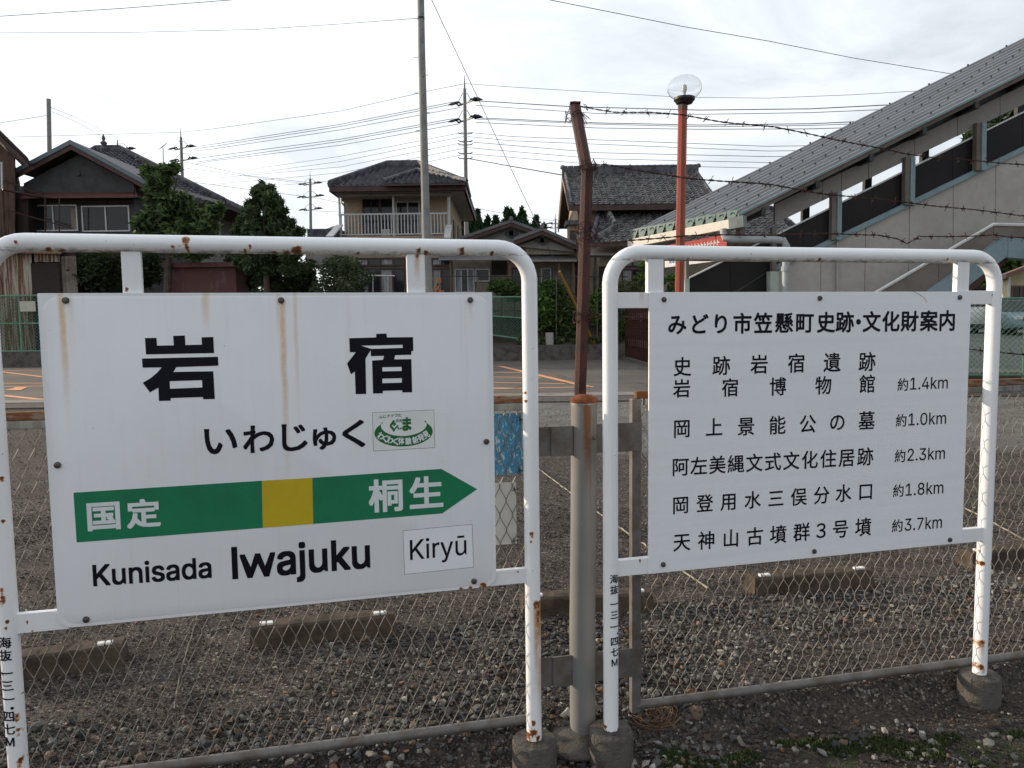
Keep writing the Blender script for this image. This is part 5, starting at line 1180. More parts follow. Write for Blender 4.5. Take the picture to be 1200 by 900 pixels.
def spans(px, Y0, Y1, r_, label, sag=0):
    n = len(px); m = MB(); pts = []
    for i, (u, v) in enumerate(px): t = i/(n-1); pts.append(P(u, v, Y0+(Y1-Y0)*t))
    m.tube(pts, r_*1.1, 4); o = m.build('power_cable', M_dark, None); tag(o, label, 'cable', 'overhead cables'); return o
p1 = dpole('far utility pole with two tiers of black insulators, right of the near pole', (544.5, 104), (547, 300), 53, .11, .17, ((545, 121, 9), (545, 141, 9)))
for v in (157, 166, 170, 180, 186): 
    for s in (-1, 1): p = P(545.5, v, 53); m = MB(); m.tube([p, p+Vector((s*.4, -.1, 0)), p+Vector((s*.5, -.1, .08))], .035, 5); m.build('bracket', M_galv2, p1)
p2 = dpole('distant utility pole with crossed arms, rising behind the loquat tree', (212, 161), (217, 300), 75, .13, .2, ((213, 174, 11), (215, 188, 12)))
p3 = dpole('thin distant utility pole between the conifer and the balcony house', (363.5, 210), (364.5, 300), 92, .14, .2, ((363.5, 216, 9), (364, 231, 11), (364, 246, 9)))
p4 = dpole('bare concrete pole with a blunt top above the dark gable house', (57, 116), (60, 300), 50, .13, .15, (), tip=False)
p5 = dpole('small far pole just left of the tall tiled house', (651, 257), (651, 300), 110, .12, .18, ((651, 262, 5), (651, 267, 6)))
p6 = dpole('small far pole tip seen behind the ornate tiled roof', (137.5, 164), (138, 260), 70, .05, .22, ((142, 177, 12),), tip=False)
ant = thing('tv_antenna', 'thin roof antenna standing left of the distant crossed pole', 'antenna', tuple(P(192, 240, 60)))
m = MB(); m.tube([P(192, 240, 60), P(191, 171, 60)], .035, 5); m.bar(P(186, 175, 60), P(195, 168, 60), .03, .03)
for k in range(5): p = P(187+k*1.8, 174.5-k*1.4, 60); m.bar(p+Vector((-.1, -.2, -.15)), p+Vector((.1, .2, .15)), .02, .02)
m.build('aerial', M_dark, ant)
CBL = [
 ([(-60, 166), (0, 161), (212, 155)], 95, 75, .02, 'earth wire running off left from the crossed pole'),
 ([(212, 155), (250, 151), (400, 130), (500, 107), (545, 98)], 75, 53, .018, 'uppermost thin wire from the crossed pole to the insulator pole'),
 ([(228, 172), (250, 169), (400, 145.5), (531, 119.5)], 75, 53, .022, 'upper pair of cables left of the insulator pole, upper one'),
 ([(228, 174.5), (250, 171.5), (400, 148), (533, 121.5)], 75, 53, .022, 'upper pair of cables left of the insulator pole, lower one'),
 ([(228, 177), (250, 174.5), (400, 152), (539, 126)], 75, 53, .02, 'single cable below the upper pair left of the insulator pole'),
 ([(230, 186), (250, 183), (400, 163), (531, 139)], 75, 53, .022, 'lower tier cable left of the insulator pole, upper one'),
 ([(230, 190), (250, 187), (400, 165.5), (533, 141)], 75, 53, .022, 'lower tier cable left of the insulator pole, middle one'),
 ([(230, 192), (250, 188.5), (400, 170), (539, 145)], 75, 53, .02, 'lower tier cable left of the insulator pole, lower one'),
 ([(290, 199), (400, 183), (543, 155)], 85, 53, .017, 'first of the five thin wires under the insulator tiers, left side'),
 ([(290, 204), (400, 189), (543, 160)], 85, 53, .017, 'second of the five thin wires under the insulator tiers, left side'),
 ([(250, 209), (400, 195.5), (543, 167)], 85, 53, .017, 'third of the five thin wires under the insulator tiers, left side'),
 ([(250, 216), (400, 202.5), (543, 174)], 85, 53, .017, 'fourth of the five thin wires under the insulator tiers, left side'),
 ([(330, 217), (400, 211), (543, 181)], 85, 53, .017, 'lowest of the five thin wires under the insulator tiers, left side'),
 ([(545, 98), (600, 102), (800, 114), (900, 115), (1000, 111), (1085, 106)], 53, 45, .014, 'uppermost thin wire right of the insulator pole'),
 ([(556, 118), (670, 125), (820, 129), (950, 127.5), (1100, 120)], 53, 45, .028, 'thick cable right of the insulator pole, first tier, upper'),
 ([(558, 123.5), (700, 133), (820, 134), (950, 132), (1090, 126)], 53, 45, .02, 'cable right of the insulator pole, first tier, lower'),
 ([(556, 138), (700, 144), (820, 146.5), (950, 145), (1060, 140)], 53, 45, .026, 'cable right of the insulator pole, second tier, upper'),
 ([(556, 139.5), (700, 145.5), (820, 148.5), (950, 147), (1060, 143)], 53, 45, .02, 'cable right of the insulator pole, second tier, middle'),
 ([(558, 143.5), (700, 150), (820, 151.5), (950, 151), (1050, 148)], 53, 45, .022, 'cable right of the insulator pole, second tier, lower'),
 ([(548, 155), (600, 160), (900, 171.5), (990, 170)], 53, 45, .016, 'first of the thin wires below the tiers, right side'),
 ([(548, 160), (600, 165), (900, 177), (980, 176)], 53, 45, .016, 'second of the thin wires below the tiers, right side'),
 ([(548, 166), (700, 179), (900, 183.5), (960, 183)], 53, 45, .018, 'third of the thin wires below the tiers, right side'),
 ([(548, 173), (700, 186), (900, 190.5), (950, 190)], 53, 45, .016, 'fourth of the thin wires below the tiers, right side'),
 ([(548, 180), (700, 193), (900, 197), (940, 196)], 53, 45, .016, 'fifth of the thin wires below the tiers, right side'),
 ([(547, 185.5), (600, 195), (664, 206)], 53, 40, .026, 'dark cable dropping from the insulator pole to the tiled house'),
 ([(-40, 22), (0, 19), (140, 10), (270, 0), (330, -6)], 30, 24, .012, 'highest cable crossing the top left corner'),
 ([(-40, 38), (0, 38.5), (150, 38), (300, 34.5), (400, 28), (488, 21.5)], 32, yb, .008, 'long thin cable tied to the near grey pole'),
 ([(620, -8), (645, 0), (800, 31), (900, 48), (1000, 68), (1130, 89)], 20, 26, .010, 'cable crossing the sky above the stair roof'),
 ([(-40, 148), (0, 144), (57, 135)], 60, 50, .018, 'short cable from the blunt pole to the left edge'),
 ([(60, 126), (90, 138), (140, 163)], 50, 70, .014, 'upper cable from the blunt pole towards the ornate roof'),
 ([(61, 131), (90, 143), (125, 163)], 50, 60, .014, 'lower cable from the blunt pole towards the ornate roof'),
 ([(218, 190), (292, 206), (363, 214)], 75, 92, .022, 'upper slack cable from the crossed pole to the thin distant pole'),
 ([(218, 197), (300, 208), (363, 216)], 75, 92, .018, 'middle slack cable from the crossed pole to the thin distant pole'),
 ([(222, 213), (292, 222), (363, 231)], 75, 92, .022, 'lower slack cable from the crossed pole to the thin distant pole'),
 ([(366, 231), (400, 238), (440, 250)], 92, 60, .018, 'cable running right from the thin distant pole'),
 ([(366, 247), (430, 250), (640, 262), (651, 262)], 92, 110, .018, 'far low cable passing behind the cedars'),
 ([(552, 243), (600, 252), (651, 259)], 53, 110, .02, 'far cable sloping from the insulator pole behind the cedars'),
]
for a in CBL: spans(*a)
gw = thing('guy_wire', 'thin guy wire from the near pole down to a yellow and black hedge sleeve', 'guy wire', tuple(P(698, 405, 33)))
ga_ = P(490, -36, yb); gb_ = P(698, 405, 33.0); m = MB(); m.tube([ga_, P(505+.0, -2, yb+1.1), P(630, 264, 26), P(655, 318, 29), gb_], .010, 5); m.build('wire', M_galv2, gw)
M_yel = mat('yellow_sleeve', (.55, .27, .03), .5, vary=.08)
g1_ = P(655.5, 318, 29); g2_ = P(698, 405, 33)
for k, (a, b, mm) in enumerate(((0, .66, M_yel), (.66, .72, M_dark), (.72, .86, M_yel), (.86, .92, M_dark), (.92, 1, M_yel))):
    m = MB(); m.tube([g1_.lerp(g2_, a), g1_.lerp(g2_, b)], .045, 10); m.build('sleeve_band', mm, gw)
#@@STAIR
# ------------------------------------------------------------------ covered footbridge stair at the right
NE = P(865, 251, 17.0); FE = P(738, 274, 19.6); TH = math.radians(7); AV = Vector((math.cos(TH), math.sin(TH), .477))
SW = Plane(NE.x, NE.y, TH)
sb = thing('footbridge_stair', 'covered footbridge stair with grey ribbed roof and pale panelled side wall, at the right', 'footbridge', (NE.x, NE.y, 0))
M_sroof = mat('stair_roof', (.225, .23, .235), .5, .2, c2=(.17, .175, .18), scale=.8, spec=.5, fine=14, stretch=(.5, 3, 1)); M_green_end = mat('green_metal', (.075, .15, .13), .5, vary=.1)
M_panel = mat('precast_panel', (.40, .375, .345), .85, c2=(.34, .315, .285), scale=.7, bump=.1, bscale=60); M_lblue = mat('pale_blue_steel', (.19, .265, .285), .5, c2=(.15, .21, .225), scale=2)
M_fasc = mat('upper_panel', (.25, .235, .22), .85, c2=(.25, .235, .215), scale=.8); M_smoke = mat('dark_screen', (.022, .019, .019), .4, c2=(.014, .012, .013), scale=.6, spec=.12)
M_brst = mat('stained_beam', (.17, .145, .125), .8, c2=(.11, .09, .075), scale=1.2)
NR = 11; LEN = 17.0; nrm = AV.cross(FE-NE).normalized(); nrm = nrm if nrm.z > 0 else -nrm
for k in range(NR):
    c0 = NE.lerp(FE, k/NR); c1 = NE.lerp(FE, (k+1)/NR); cm_ = c0.lerp(c1, .5)+nrm*.085; m = MB()
    p = [c0, c0.lerp(c1, .30)+nrm*.01, c0.lerp(c1, .42)+nrm*.06, c0.lerp(c1, .58)+nrm*.06, c0.lerp(c1, .70)+nrm*.01, c1]; q = [x+AV*LEN for x in p]; o_ = -nrm*.004
    m.add(p+q, [(i, i+1, i+7, i+6) for i in range(5)]); m.add([x+o_ for x in p+q], [(i+1, i, i+6, i+7) for i in range(5)]); m.build('roof_sheet', M_sroof, sb)
    m = MB(); tip = c0.lerp(c1, .5)-Vector((0, 0, .26)); m.add([c0+Vector((0, 0, .10)), c1+Vector((0, 0, .10)), c0.lerp(c1, .92)-Vector((0, 0, .16)), c0.lerp(c1, .45)-Vector((0, 0, .17))], [(0, 1, 2, 3)])
    m.v += [tuple(Vector(v)+AV*.02) for v in m.v[:4]]; m.f += [(7, 6, 5, 4)]; m.build('end_flap', M_green_end, sb)
m = MB()
for k in range(NR):
    t = .35+(k % 2)*.55
    while t < LEN: c = NE.lerp(FE, (k+.5)/NR)+nrm*.062+AV*t; m.box(c.x-.017, c.x+.017, c.y-.017, c.y+.017, c.z, c.z+.035); t += 1.1
m.build('roof_bolts', M_dark, sb, kind='stuff')
m = MB(); m.prism([NE-nrm*.05, FE-nrm*.05, FE-nrm*.05+AV*LEN, NE-nrm*.05+AV*LEN], -nrm*.09); m.build('roof_deck', M_brst, sb)
m = MB(); m.bar(NE-Vector((0, 0, .02)), NE+AV*LEN-Vector((0, 0, .02)), .06, .05); m.build('eave_edge', M_lblue, sb); m = MB(); m.bar(NE-Vector((0, -.06, .10)), NE+AV*LEN-Vector((0, -.06, .10)), .04, .10); m.build('eave_beam', M_brst, sb)
for k in range(12): c = NE+AV*(.6+1.28*k)-Vector((0, 0, .22)); m = MB(); m.bar(c, c+SW.n*.9-Vector((0, 0, .02)), .10, .16); m.build('rafter', M_dark, sb)
ye = lambda x: 251-.478*(x-865); yf = lambda x: 262-.479*(x-908); yd = lambda x: 272-.4965*(x-918); ys = lambda x: 268-.479*(x-1012)
def sp(name, m_, pts, o0, o1, pl=SW, parent=None, **k):
    m = MB(); m.prism([pl.at(u, v, o0) for u, v in pts], pl.n*(o1-o0)); return m.build(name, m_, parent or sb, **k)
e = [908, 964, 986, 1018, 1072, 1122, 1172, 1225, 1280]
for a, b in zip(e, e[1:]): sp('upper_panel', M_fasc, [(a+.3, ye(a)+9), (b-.3, ye(b)+9), (b-.3, yf(b)), (a+.3, yf(a))], .5, .58)
sp('upper_backing', M_dark, [(908, ye(908)-1), (1280, ye(1280)-1), (1280, yf(1280)-1.2), (908, yf(908)-1.2)], .60, .66)
e = [912, 962, 1014.5, 1066, 1117, 1167, 1217, 1270]
yw = lambda x: 470 if x < 1067 else (345-(x-1067)*.48 if x < 1181 else 290)
for a, b in zip(e, e[1:]):
    o = sp('wall_panel', M_panel, [(a+.35, ys(a)), (b-.35, ys(b)), (b-.35-3.5*(1000 < b < 1070), yw(b)), (a+.35-3.5*(1000 < a < 1070), yw(a))], .50, .60)
sp('wall_backing', M_brst, [(913, ys(913)+1), (1270, ys(1270)+1), (1270, 289), (1181, 289), (1068, 343), (1066, 468), (911, 468)], .61, .8)
sp('stringer', M_lblue, [(905, ys(905)-6.5), (1280, ys(1280)-6.5), (1280, ys(1280)-.1), (905, ys(905)-.1)], .44, .60)
e = [808, 856, 903, 941, 980, 1023, 1067, 1116, 1151, 1198, 1280]
for a, b in zip(e, e[1:]):
    lo = (lambda x: ys(x)-6.6) if b > 904 else (lambda x: 470)
    sp('dark_screen', M_smoke, [(a+.2, yd(a)), (b-.2, yd(b)), (b-.2, lo(b) if b > 904 else 470), (a+.2, lo(a) if a > 902 else 470)], .53, .57)
sp('screen_cap', M_wht, [(808, yd(808)-1.6), (1280, yd(1280)-1.6), (1280, yd(1280)-.1), (808, yd(808)-.1)], .50, .60)
sp('inner_rail', M_dark, [(860, 345), (905, 316), (905, 314.6), (858, 343.6)], .50, .53)
for u, v0, v1 in ((1151, yf(1151)-2, ys(1151)-2), (1067.5, yf(1067)-2, ys(1067)-2), (981.5, yf(981)-2, ys(981)-2)):
    sp('pillar', M_brst, [(u-6, v0), (u+.2, v0), (u-.6, v1), (u-6.8, v1)], .36, .5); sp('pillar_flange', M_lblue, [(u+.3, v0), (u+5.5, v0), (u+4.7, v1), (u-.5, v1)], .33, .5)
sp('pillar', M_brst, [(905, 266), (910, 264), (910, 320), (905, 320)], .38, .5); sp('pillar', mat('pale_green_paint', (.42, .47, .41), .6), [(903, 318), (912.5, 318), (912.5, 470), (903, 470)], .30, .5)
sp('pillar', MC['pale_green_paint'], [(802.5, 327), (808, 327), (808, 470), (802.5, 470)], .35, .5); sp('pillar', M_brst, [(804, 296), (807.5, 296), (807.5, 327), (804, 327)], .38, .5)
sp('pillar', M_brst, [(867, 262), (873, 262), (873, 284), (867, 284)], .2, .4)
sp('drain_pipe', M_panel, [(981, ys(981)), (982.5, ys(981)), (981.5, 470), (980, 470)], .42, .47)
for u, v0, v1 in ((945, 250, 262), (1018, 214, 226), (1085, 178, 194), (1197, 122, 140)):
    v0 = yf(u)-4; v1 = yd(u)+6; m = MB(); p, q = SW.at(u, v0, 2.5), SW.at(u, v1, 2.5); m.box(p.x-.09, p.x+.09, p.y, p.y+.15, q.z-.5, p.z+.4); m.build('far_pillar', M_dark, sb)
# upper end of the roof
c = FE+AV*(12.4); m = MB(); p = SW.at(1184, 62, 2.4); m.prism([p, SW.at(1215, 44, 2.4), SW.at(1215, 54, 2.4), SW.at(1186, 66, 2.4)], SW.n*-1.5); m.build('upper_roof_edge', M_green_end, sb)
# gutter across the lower end, downpipe
GU0 = P(871, 260, 16.85); GU1 = P(738, 286, 19.7)
m = MB(); m.bar(GU0, GU1, .16, .21); m.build('end_gutter', mat('cream_gutter', (.62, .58, .50), .6, vary=.06), sb, bevel=.01)
m = MB(); m.bar(P(873, 259.5, 16.8), P(856, 262.5, 17.0), .22, .25); m.build('gutter_box', mat('grey_box', (.22, .25, .24), .6), sb)
M_pvc = mat('grey_pipe', (.33, .35, .35), .5, vary=.08)
m = MB(); m.tube([P(848, 268, 17.2), P(848, 274, 17.2), P(850, 279, 17.15), P(857, 280.5, 17.1), P(908, 281, 16.95), P(918, 282, 16.9), P(921.5, 288, 16.9), P(921, 300, 16.9), P(920, 470, 16.9)], .082, 14); m.build('downpipe', M_pvc, sb, smooth=True)
m = MB(); m.lathe([(.10, -.05), (.10, .05)], tuple(P(920.6, 315, 16.9)), 14); m.build('pipe_joint', M_pvc, sb)
# entrance banner
bn_ = thing('entrance_banner', 'red and white banner board with faint lettering under the stair gutter', 'banner', tuple(P(815, 330, 17.8)))
B0, B1 = P(779, 303, 18.7), P(851, 292, 17.3); B0b, B1b = P(779, 313.5, 18.7), P(851, 304.5, 17.3); B0t, B1t = P(779, 288, 18.7), P(853, 274, 17.3)
def bq(t, h): return (B0b.lerp(B0, h) if h <= 1 else B0.lerp(B0t, h-1)).lerp((B1b.lerp(B1, h) if h <= 1 else B1.lerp(B1t, h-1)), t)
dn = Vector((.7, .7, 0)).normalized()*.05
m = MB(); m.prism([bq(0, 0), bq(1, 0), bq(1, 1), bq(0, 1)], dn); m.build('white_board', M_wht, bn_); m = MB(); m.prism([bq(0, 1.01), bq(1, 1.01), bq(1, 2), bq(0, 2)], dn); m.build('red_board', mat('banner_red', (.36, .02, .02), .6, vary=.05), bn_)
m1, m2 = MB(), MB(); f_ = -dn*.1
for k in range(16):
    t = .08+k*.052; m2.prism([bq(t, .4)+f_, bq(t+.035, .4)+f_, bq(t+.035, .75)+f_, bq(t, .75)+f_], -dn*.02) if k not in (4, 9) else None
for k in range(11): t = .35+k*.05; m1.prism([bq(t, 1.35)+f_, bq(t+.012, 1.35)+f_, bq(t+.012, 1.72)+f_, bq(t, 1.72)+f_], -dn*.02); m1.prism([bq(t+.016, 1.5)+f_, bq(t+.035, 1.5)+f_, bq(t+.035, 1.6)+f_, bq(t+.016, 1.6)+f_], -dn*.02)
m2.build('blue_marks', mat('banner_blue', (.03, .16, .38), .6), bn_, kind='stuff'); m1.build('pale_marks', M_wht, bn_, kind='stuff')
# lower return flight in front
lf_ = thing('lower_stair_flight', 'lower stair flight with stained concrete side and pale blue steel girder, right of the wall', 'stair', tuple(SW.at(1120, 345, -.6)))
def spf(name, m_, pts, o0, o1): return sp(name, m_, pts, o0, o1, parent=lf_)
spf('side_panel', M_brst, [(1016, 350), (1030, 342), (1100, 301), (1100, 331), (1072, 352)], -.5, -.35); spf('side_panel', M_brst, [(1100.5, 300.8), (1164, 265), (1164, 284), (1100.5, 330.6)], -.5, -.35); spf('side_panel', M_brst, [(1164.5, 265), (1290, 268), (1290, 282), (1164.5, 281)], -.5, -.35)
m = MB(); m.tube([SW.at(1012, 351, -.5), SW.at(1164, 263, -.5), SW.at(1290, 266, -.5)], .04, 6); m.build('cap', M_wht, lf_)
spf('girder', M_lblue, [(1070, 356), (1181, 278), (1181, 300), (1112, 352)], -.7, -.5); spf('girder', M_lblue, [(1181.5, 278), (1290, 285), (1290, 309), (1181.5, 300)], -.7, -.5)
spf('bottom_flange', M_lblue, [(1181, 299.5), (1290, 308.5), (1290, 310.5), (1181, 301.5)], -.75, -.4)
spf('soffit', mat('rusty_soffit', (.10, .05, .035), .8), [(1112, 352), (1181, 301), (1181, 306), (1120, 356)], -.5, 1.2)
#@@PLANTS
# ------------------------------------------------------------------ vegetation
def leafmat(n, tr=.25): return attr_mat(n, .6, .35, translucent=tr)
M_leaf = leafmat('leaf', .4); M_needle = leafmat('needle', .25)
M_bark = mat('bark', (.09, .065, .05), .95, c2=(.05, .038, .03), scale=5, bump=.5, bscale=30)
def leaves(name, root, blobs, size, cols, seed, m_=None, elong=1.6, shell=.55, up=0.0):
    rr = np.random.default_rng(seed); Cs, Sz = [], []
    for (c, r_, n) in blobs:
        d = rr.normal(size=(n, 3)); d /= np.linalg.norm(d, axis=1)[:, None]; rad = shell+(1-shell)*rr.random((n, 1))**.6; lump_ = 1+.22*np.sin(d[:, :1]*5+seed+c[0])*np.sin(d[:, 2:3]*6+c[2])
        Cs.append(np.array(c)+d*rad*np.array(r_)*lump_*rr.uniform(.85, 1.12, (n, 1)))
    P_ = np.concatenate(Cs); n = len(P_); a = rr.normal(size=(n, 3)); a[:, 2] = a[:, 2]*.6+up; a /= np.linalg.norm(a, axis=1)[:, None]
    b = np.cross(a, rr.normal(size=(n, 3))); b /= np.linalg.norm(b, axis=1)[:, None]; s = size*rr.uniform(.6, 1.3, (n, 1))
    V = np.stack([P_-a*s*.5*elong, P_+b*s*.32, P_+a*s*.5*elong, P_-b*s*.32], 1).reshape(-1, 3)
    me = bpy.data.meshes.new(name); me.vertices.add(len(V))
    Mi = np.array(world_of(root).inverted()); V = V@Mi[:3, :3].T+Mi[:3, 3]
    me.vertices.foreach_set('co', V.ravel().astype(np.float32)); me.loops.add(n*4); me.loops.foreach_set('vertex_index', np.arange(n*4, dtype=np.int32)); me.polygons.add(n)
    me.polygons.foreach_set('loop_start', np.arange(0, n*4, 4, dtype=np.int32)); me.update(calc_edges=True)
    ca = me.color_attributes.new('Col', 'FLOAT_COLOR', 'POINT'); ci = rr.integers(0, len(cols), n); cc_ = np.array(cols)[ci]*rr.uniform(.65, 1.35, (n, 1))
    ca.data.foreach_set('color', np.repeat(np.concatenate([cc_, np.ones((n, 1))], 1), 4, 0).ravel().astype(np.float32)); me.materials.append(m_ or M_leaf)
    o = bpy.data.objects.new(name, me); C.objects.link(o); o.parent = root; return o
def pxb(u, v, Y, ru, rv=None, n=500, ry=None):
    k = Y/FPX; c = P(u, v, Y); rv = rv or ru; return (tuple(c), (ru*k, (ry if ry else ru*k), rv*k), n)
def trunk(root, pts, r0, r1, m_=None):
    m = MB(); n = len(pts); m.tube(pts, [r0+(r1-r0)*i/(n-1) for i in range(n)], 8); return m.build('trunk', m_ or M_bark, root, smooth=True)
def branch(root, pts, r0):
    m = MB(); m.tube(pts, [r0, r0*.6, r0*.3][:len(pts)], 6); return m.build('branch', M_bark, root, smooth=True)
DG = [(0.041, 0.068, 0.024), (0.054, 0.088, 0.03), (0.034, 0.054, 0.024), (0.074, 0.115, 0.038)]
MG = [(0.068, 0.121, 0.03), (0.095, 0.162, 0.041), (0.054, 0.095, 0.027), (0.135, 0.203, 0.047)]
LG = [(0.135, 0.257, 0.047), (0.176, 0.297, 0.054), (0.108, 0.189, 0.041), (0.081, 0.149, 0.041)]
# loquat-like tree
t = thing('broadleaf_tree', 'broadleaf tree with drooping leaf clusters in front of the dark gable house', 'tree', tuple(P(195, 345, 32.5)))
b_ = P(196, 345, 32.5); trunk(t, [tuple(b_), tuple(P(198, 300, 32.5)), tuple(P(193, 250, 32.5)), tuple(P(188, 220, 32.5))], .16, .05)
for (u, v) in ((170, 262), (225, 245), (240, 268), (175, 212), (208, 208), (190, 235)): branch(t, [tuple(P(197, 285, 32.5)), tuple(P((196+u)/2, (262+v)/2, 32.5)), tuple(P(u, v, 32.3))], .06)
leaves('crown', t, [pxb(*q) for q in ((176, 202, 32.4, 12, 8, 260), (196, 199, 32.4, 12, 6, 240), (187, 212, 32.4, 15, 9, 420), (204, 196, 32.2, 7, 5, 120), (187, 228, 32.5, 18, 11, 560), (212, 237, 32.5, 17, 11, 520), (193, 250, 32.5, 24, 12, 700), (170, 262, 32.3, 16, 12, 480), (226, 250, 32.4, 10, 9, 240), (247, 252, 32.3, 13, 11, 380), (240, 268, 32.3, 16, 9, 420), (210, 272, 32.5, 24, 14, 700), (175, 285, 32.5, 26, 14, 600), (225, 292, 32.5, 26, 14, 600), (257, 243, 32.2, 6, 6, 90))], .19, [(.07, .115, .04), (.10, .16, .05), (.05, .08, .03), (.17, .25, .08)], 11, elong=2.0, shell=.25)
# conifer
t = thing('pine_tree', 'rounded dark green pine tree left of the balcony house', 'tree', tuple(P(312, 345, 31.5)))
trunk(t, [tuple(P(313, 350, 31.5)), tuple(P(311, 280, 31.5)), tuple(P(307, 222, 31.5))], .14, .03)
bl = []; rr = random.Random(5)
for k in range(64):
    f = rr.random()**.75; v = 222+f*95; hw = 4+f*46 if f < .62 else 32+(1-f)*8; u = 309+f*4+rr.uniform(-1, 1)*hw
    bl.append(pxb(u, v, 31.5+rr.uniform(-.8, .8), 8.5, 7, 420))
for k in range(26):
    f = rr.random()**.6; v = 224+f*70; sd_ = rr.choice((-1, 1)); bl.append(pxb(309+f*4+sd_*(9+f*36), v-3, 31.4, 4, 6, 110))
bl += [pxb(307, 219, 31.5, 4, 6, 160), pxb(298, 226, 31.5, 4, 5, 120), pxb(316, 228, 31.5, 4, 5, 120), pxb(350, 272, 31.4, 8, 5, 160)]
leaves('crown', t, bl, .125, [(.06, .10, .04), (.085, .135, .05), (.045, .075, .03), (.12, .17, .07)], 12, M_needle, 2.8, .15, .6)
# round bush
t = thing('round_bush', 'dense round clipped evergreen bush in front of the balcony house windows', 'bush', tuple(P(402, 345, 31)))
trunk(t, [tuple(P(402, 360, 31)), tuple(P(402, 330, 31))], .1, .06)
leaves('foliage', t, [pxb(402, 330, 31, 32, 26, 3200), pxb(396, 312, 31, 18, 12, 900), pxb(402, 330, 31, 24, 20, 1200)], .10, DG, 13, None, 1.3, .75)
# dark undergrowth
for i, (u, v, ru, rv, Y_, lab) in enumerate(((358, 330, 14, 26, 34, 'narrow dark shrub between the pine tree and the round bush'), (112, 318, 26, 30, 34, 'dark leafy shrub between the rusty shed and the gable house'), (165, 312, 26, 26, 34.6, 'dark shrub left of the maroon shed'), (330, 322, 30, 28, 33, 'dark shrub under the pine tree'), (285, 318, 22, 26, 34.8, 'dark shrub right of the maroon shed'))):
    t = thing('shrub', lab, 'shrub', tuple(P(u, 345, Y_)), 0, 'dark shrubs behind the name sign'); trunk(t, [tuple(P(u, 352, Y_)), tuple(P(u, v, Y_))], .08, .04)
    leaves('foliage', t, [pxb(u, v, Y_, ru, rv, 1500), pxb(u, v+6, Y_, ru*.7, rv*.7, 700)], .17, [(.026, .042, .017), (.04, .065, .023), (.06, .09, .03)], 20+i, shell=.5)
# cedars
for i, (u, v, w_) in enumerate(((543, 242, 8), (559, 247, 10), (571, 256, 5), (581, 254, 8), (594.5, 244.5, 7), (600, 247, 6), (612, 245.5, 10), (628, 254.5, 8), (637, 264, 5))):
    labs = ['leftmost', 'second', 'short third', 'fourth', 'fifth', 'sixth, close beside the fifth', 'broad seventh', 'eighth', 'rightmost, small']
    t = thing('cedar_tree', labs[i]+' of the pointed cedars showing above the low gabled house', 'tree', tuple(P(u, 300, 60)), 0, 'row of pointed cedars behind the low gabled house')
    trunk(t, [tuple(P(u, 300, 60)), tuple(P(u, v+4, 60))], .12, .03)
    leaves('crown', t, [pxb(u+math.sin(k*2+i)*.8, v+3+k*4.6, 60, 1.2+w_*min(1, k*.20), 4.5, 130+60*min(k, 4)) for k in range(10)], .34, [(.030, .075, .024), (.045, .10, .03), (.02, .05, .018)], 30+i, M_needle, 1.8, .2, 1.2)
# garden shrubs between the signs
for i, (u, v, ru, rv, Y_, lab, cols) in enumerate(((588, 336, 16, 9, 33.9, 'loose leafy shrub above the green fence right of the name sign', MG), (636, 362, 18, 24, 33.7, 'leafy green garden shrub right behind the pale marker stone', LG), (662, 372, 18, 26, 33.8, 'bushy shrub left of the bent post foot', MG), (706, 360, 17, 24, 33.8, 'bright green shrub right of the bent post', LG), (724, 380, 16, 20, 33.6, 'low garden shrub beside the guide sign post', MG), (645, 340, 18, 12, 34.0, 'climbing shrub on the hedge rail', MG), (745, 372, 12, 24, 34, 'slim shrub left of the slatted fence', LG), (603, 344, 12, 8, 34, 'small shrub behind the hedge rail', MG))):
    t = thing('shrub', lab, 'shrub', tuple(P(u, 402, Y_)), 0, 'garden shrubs across the road'); trunk(t, [tuple(P(u, 404, Y_)), tuple(P(u, v, Y_))], .05, .02)
    for q in range(4): branch(t, [tuple(P(u, v+rv*.8, Y_)), tuple(P(u+ru*(q-1.5)*.5, v-rv*.3, Y_)), tuple(P(u+ru*(q-1.5)*.62, v-rv*1.1, Y_))], .02)
    leaves('foliage', t, [pxb(u, v, Y_, ru, rv, 1100), pxb(u+ru*.3, v+rv*.4, Y_, ru*.8, rv*.6, 500), pxb(u-ru*.3, v-rv*.5, Y_, ru*.6, rv*.5, 300)], .15, cols, 50+i, shell=.2)
gc_ = thing('ground_cover', 'leafy ground cover along the top of the retaining wall', 'ground cover', tuple(P(670, 402, 33)), kind='stuff')
o = leaves('foliage', gc_, [pxb(u, 400, 33.1+.3*(u % 3), 8, 5, 160) for u in range(612, 740, 7)], .12, MG+[(.12, .10, .05)], 70, shell=.1)
t = thing('cloud_pruned_pine', 'small cloud-pruned garden pine with bright green pads, seen through the guide sign frame', 'tree', tuple(P(757, 350, 32)))
trunk(t, [tuple(P(759, 352, 32)), tuple(P(762, 338, 32)), tuple(P(756, 325, 32)), tuple(P(758, 312, 32))], .07, .03)
leaves('foliage', t, [pxb(u, v, 32, a, b, n) for u, v, a, b, n in ((757, 312, 8, 7, 500), (753, 325, 9, 5, 400), (764, 324, 7, 4, 250), (757, 336, 8, 4, 300), (790, 326, 9, 6, 350), (789, 338, 8, 5, 300), (775, 330, 6, 5, 200))], .10, [(.10, .20, .03), (.13, .25, .035), (.06, .12, .025)], 80, M_needle, 2.0, .3, .5)
t = thing('round_bush', 'low round azalea bush below the curtained window, through the guide sign frame', 'bush', tuple(P(738, 345, 31.5)))
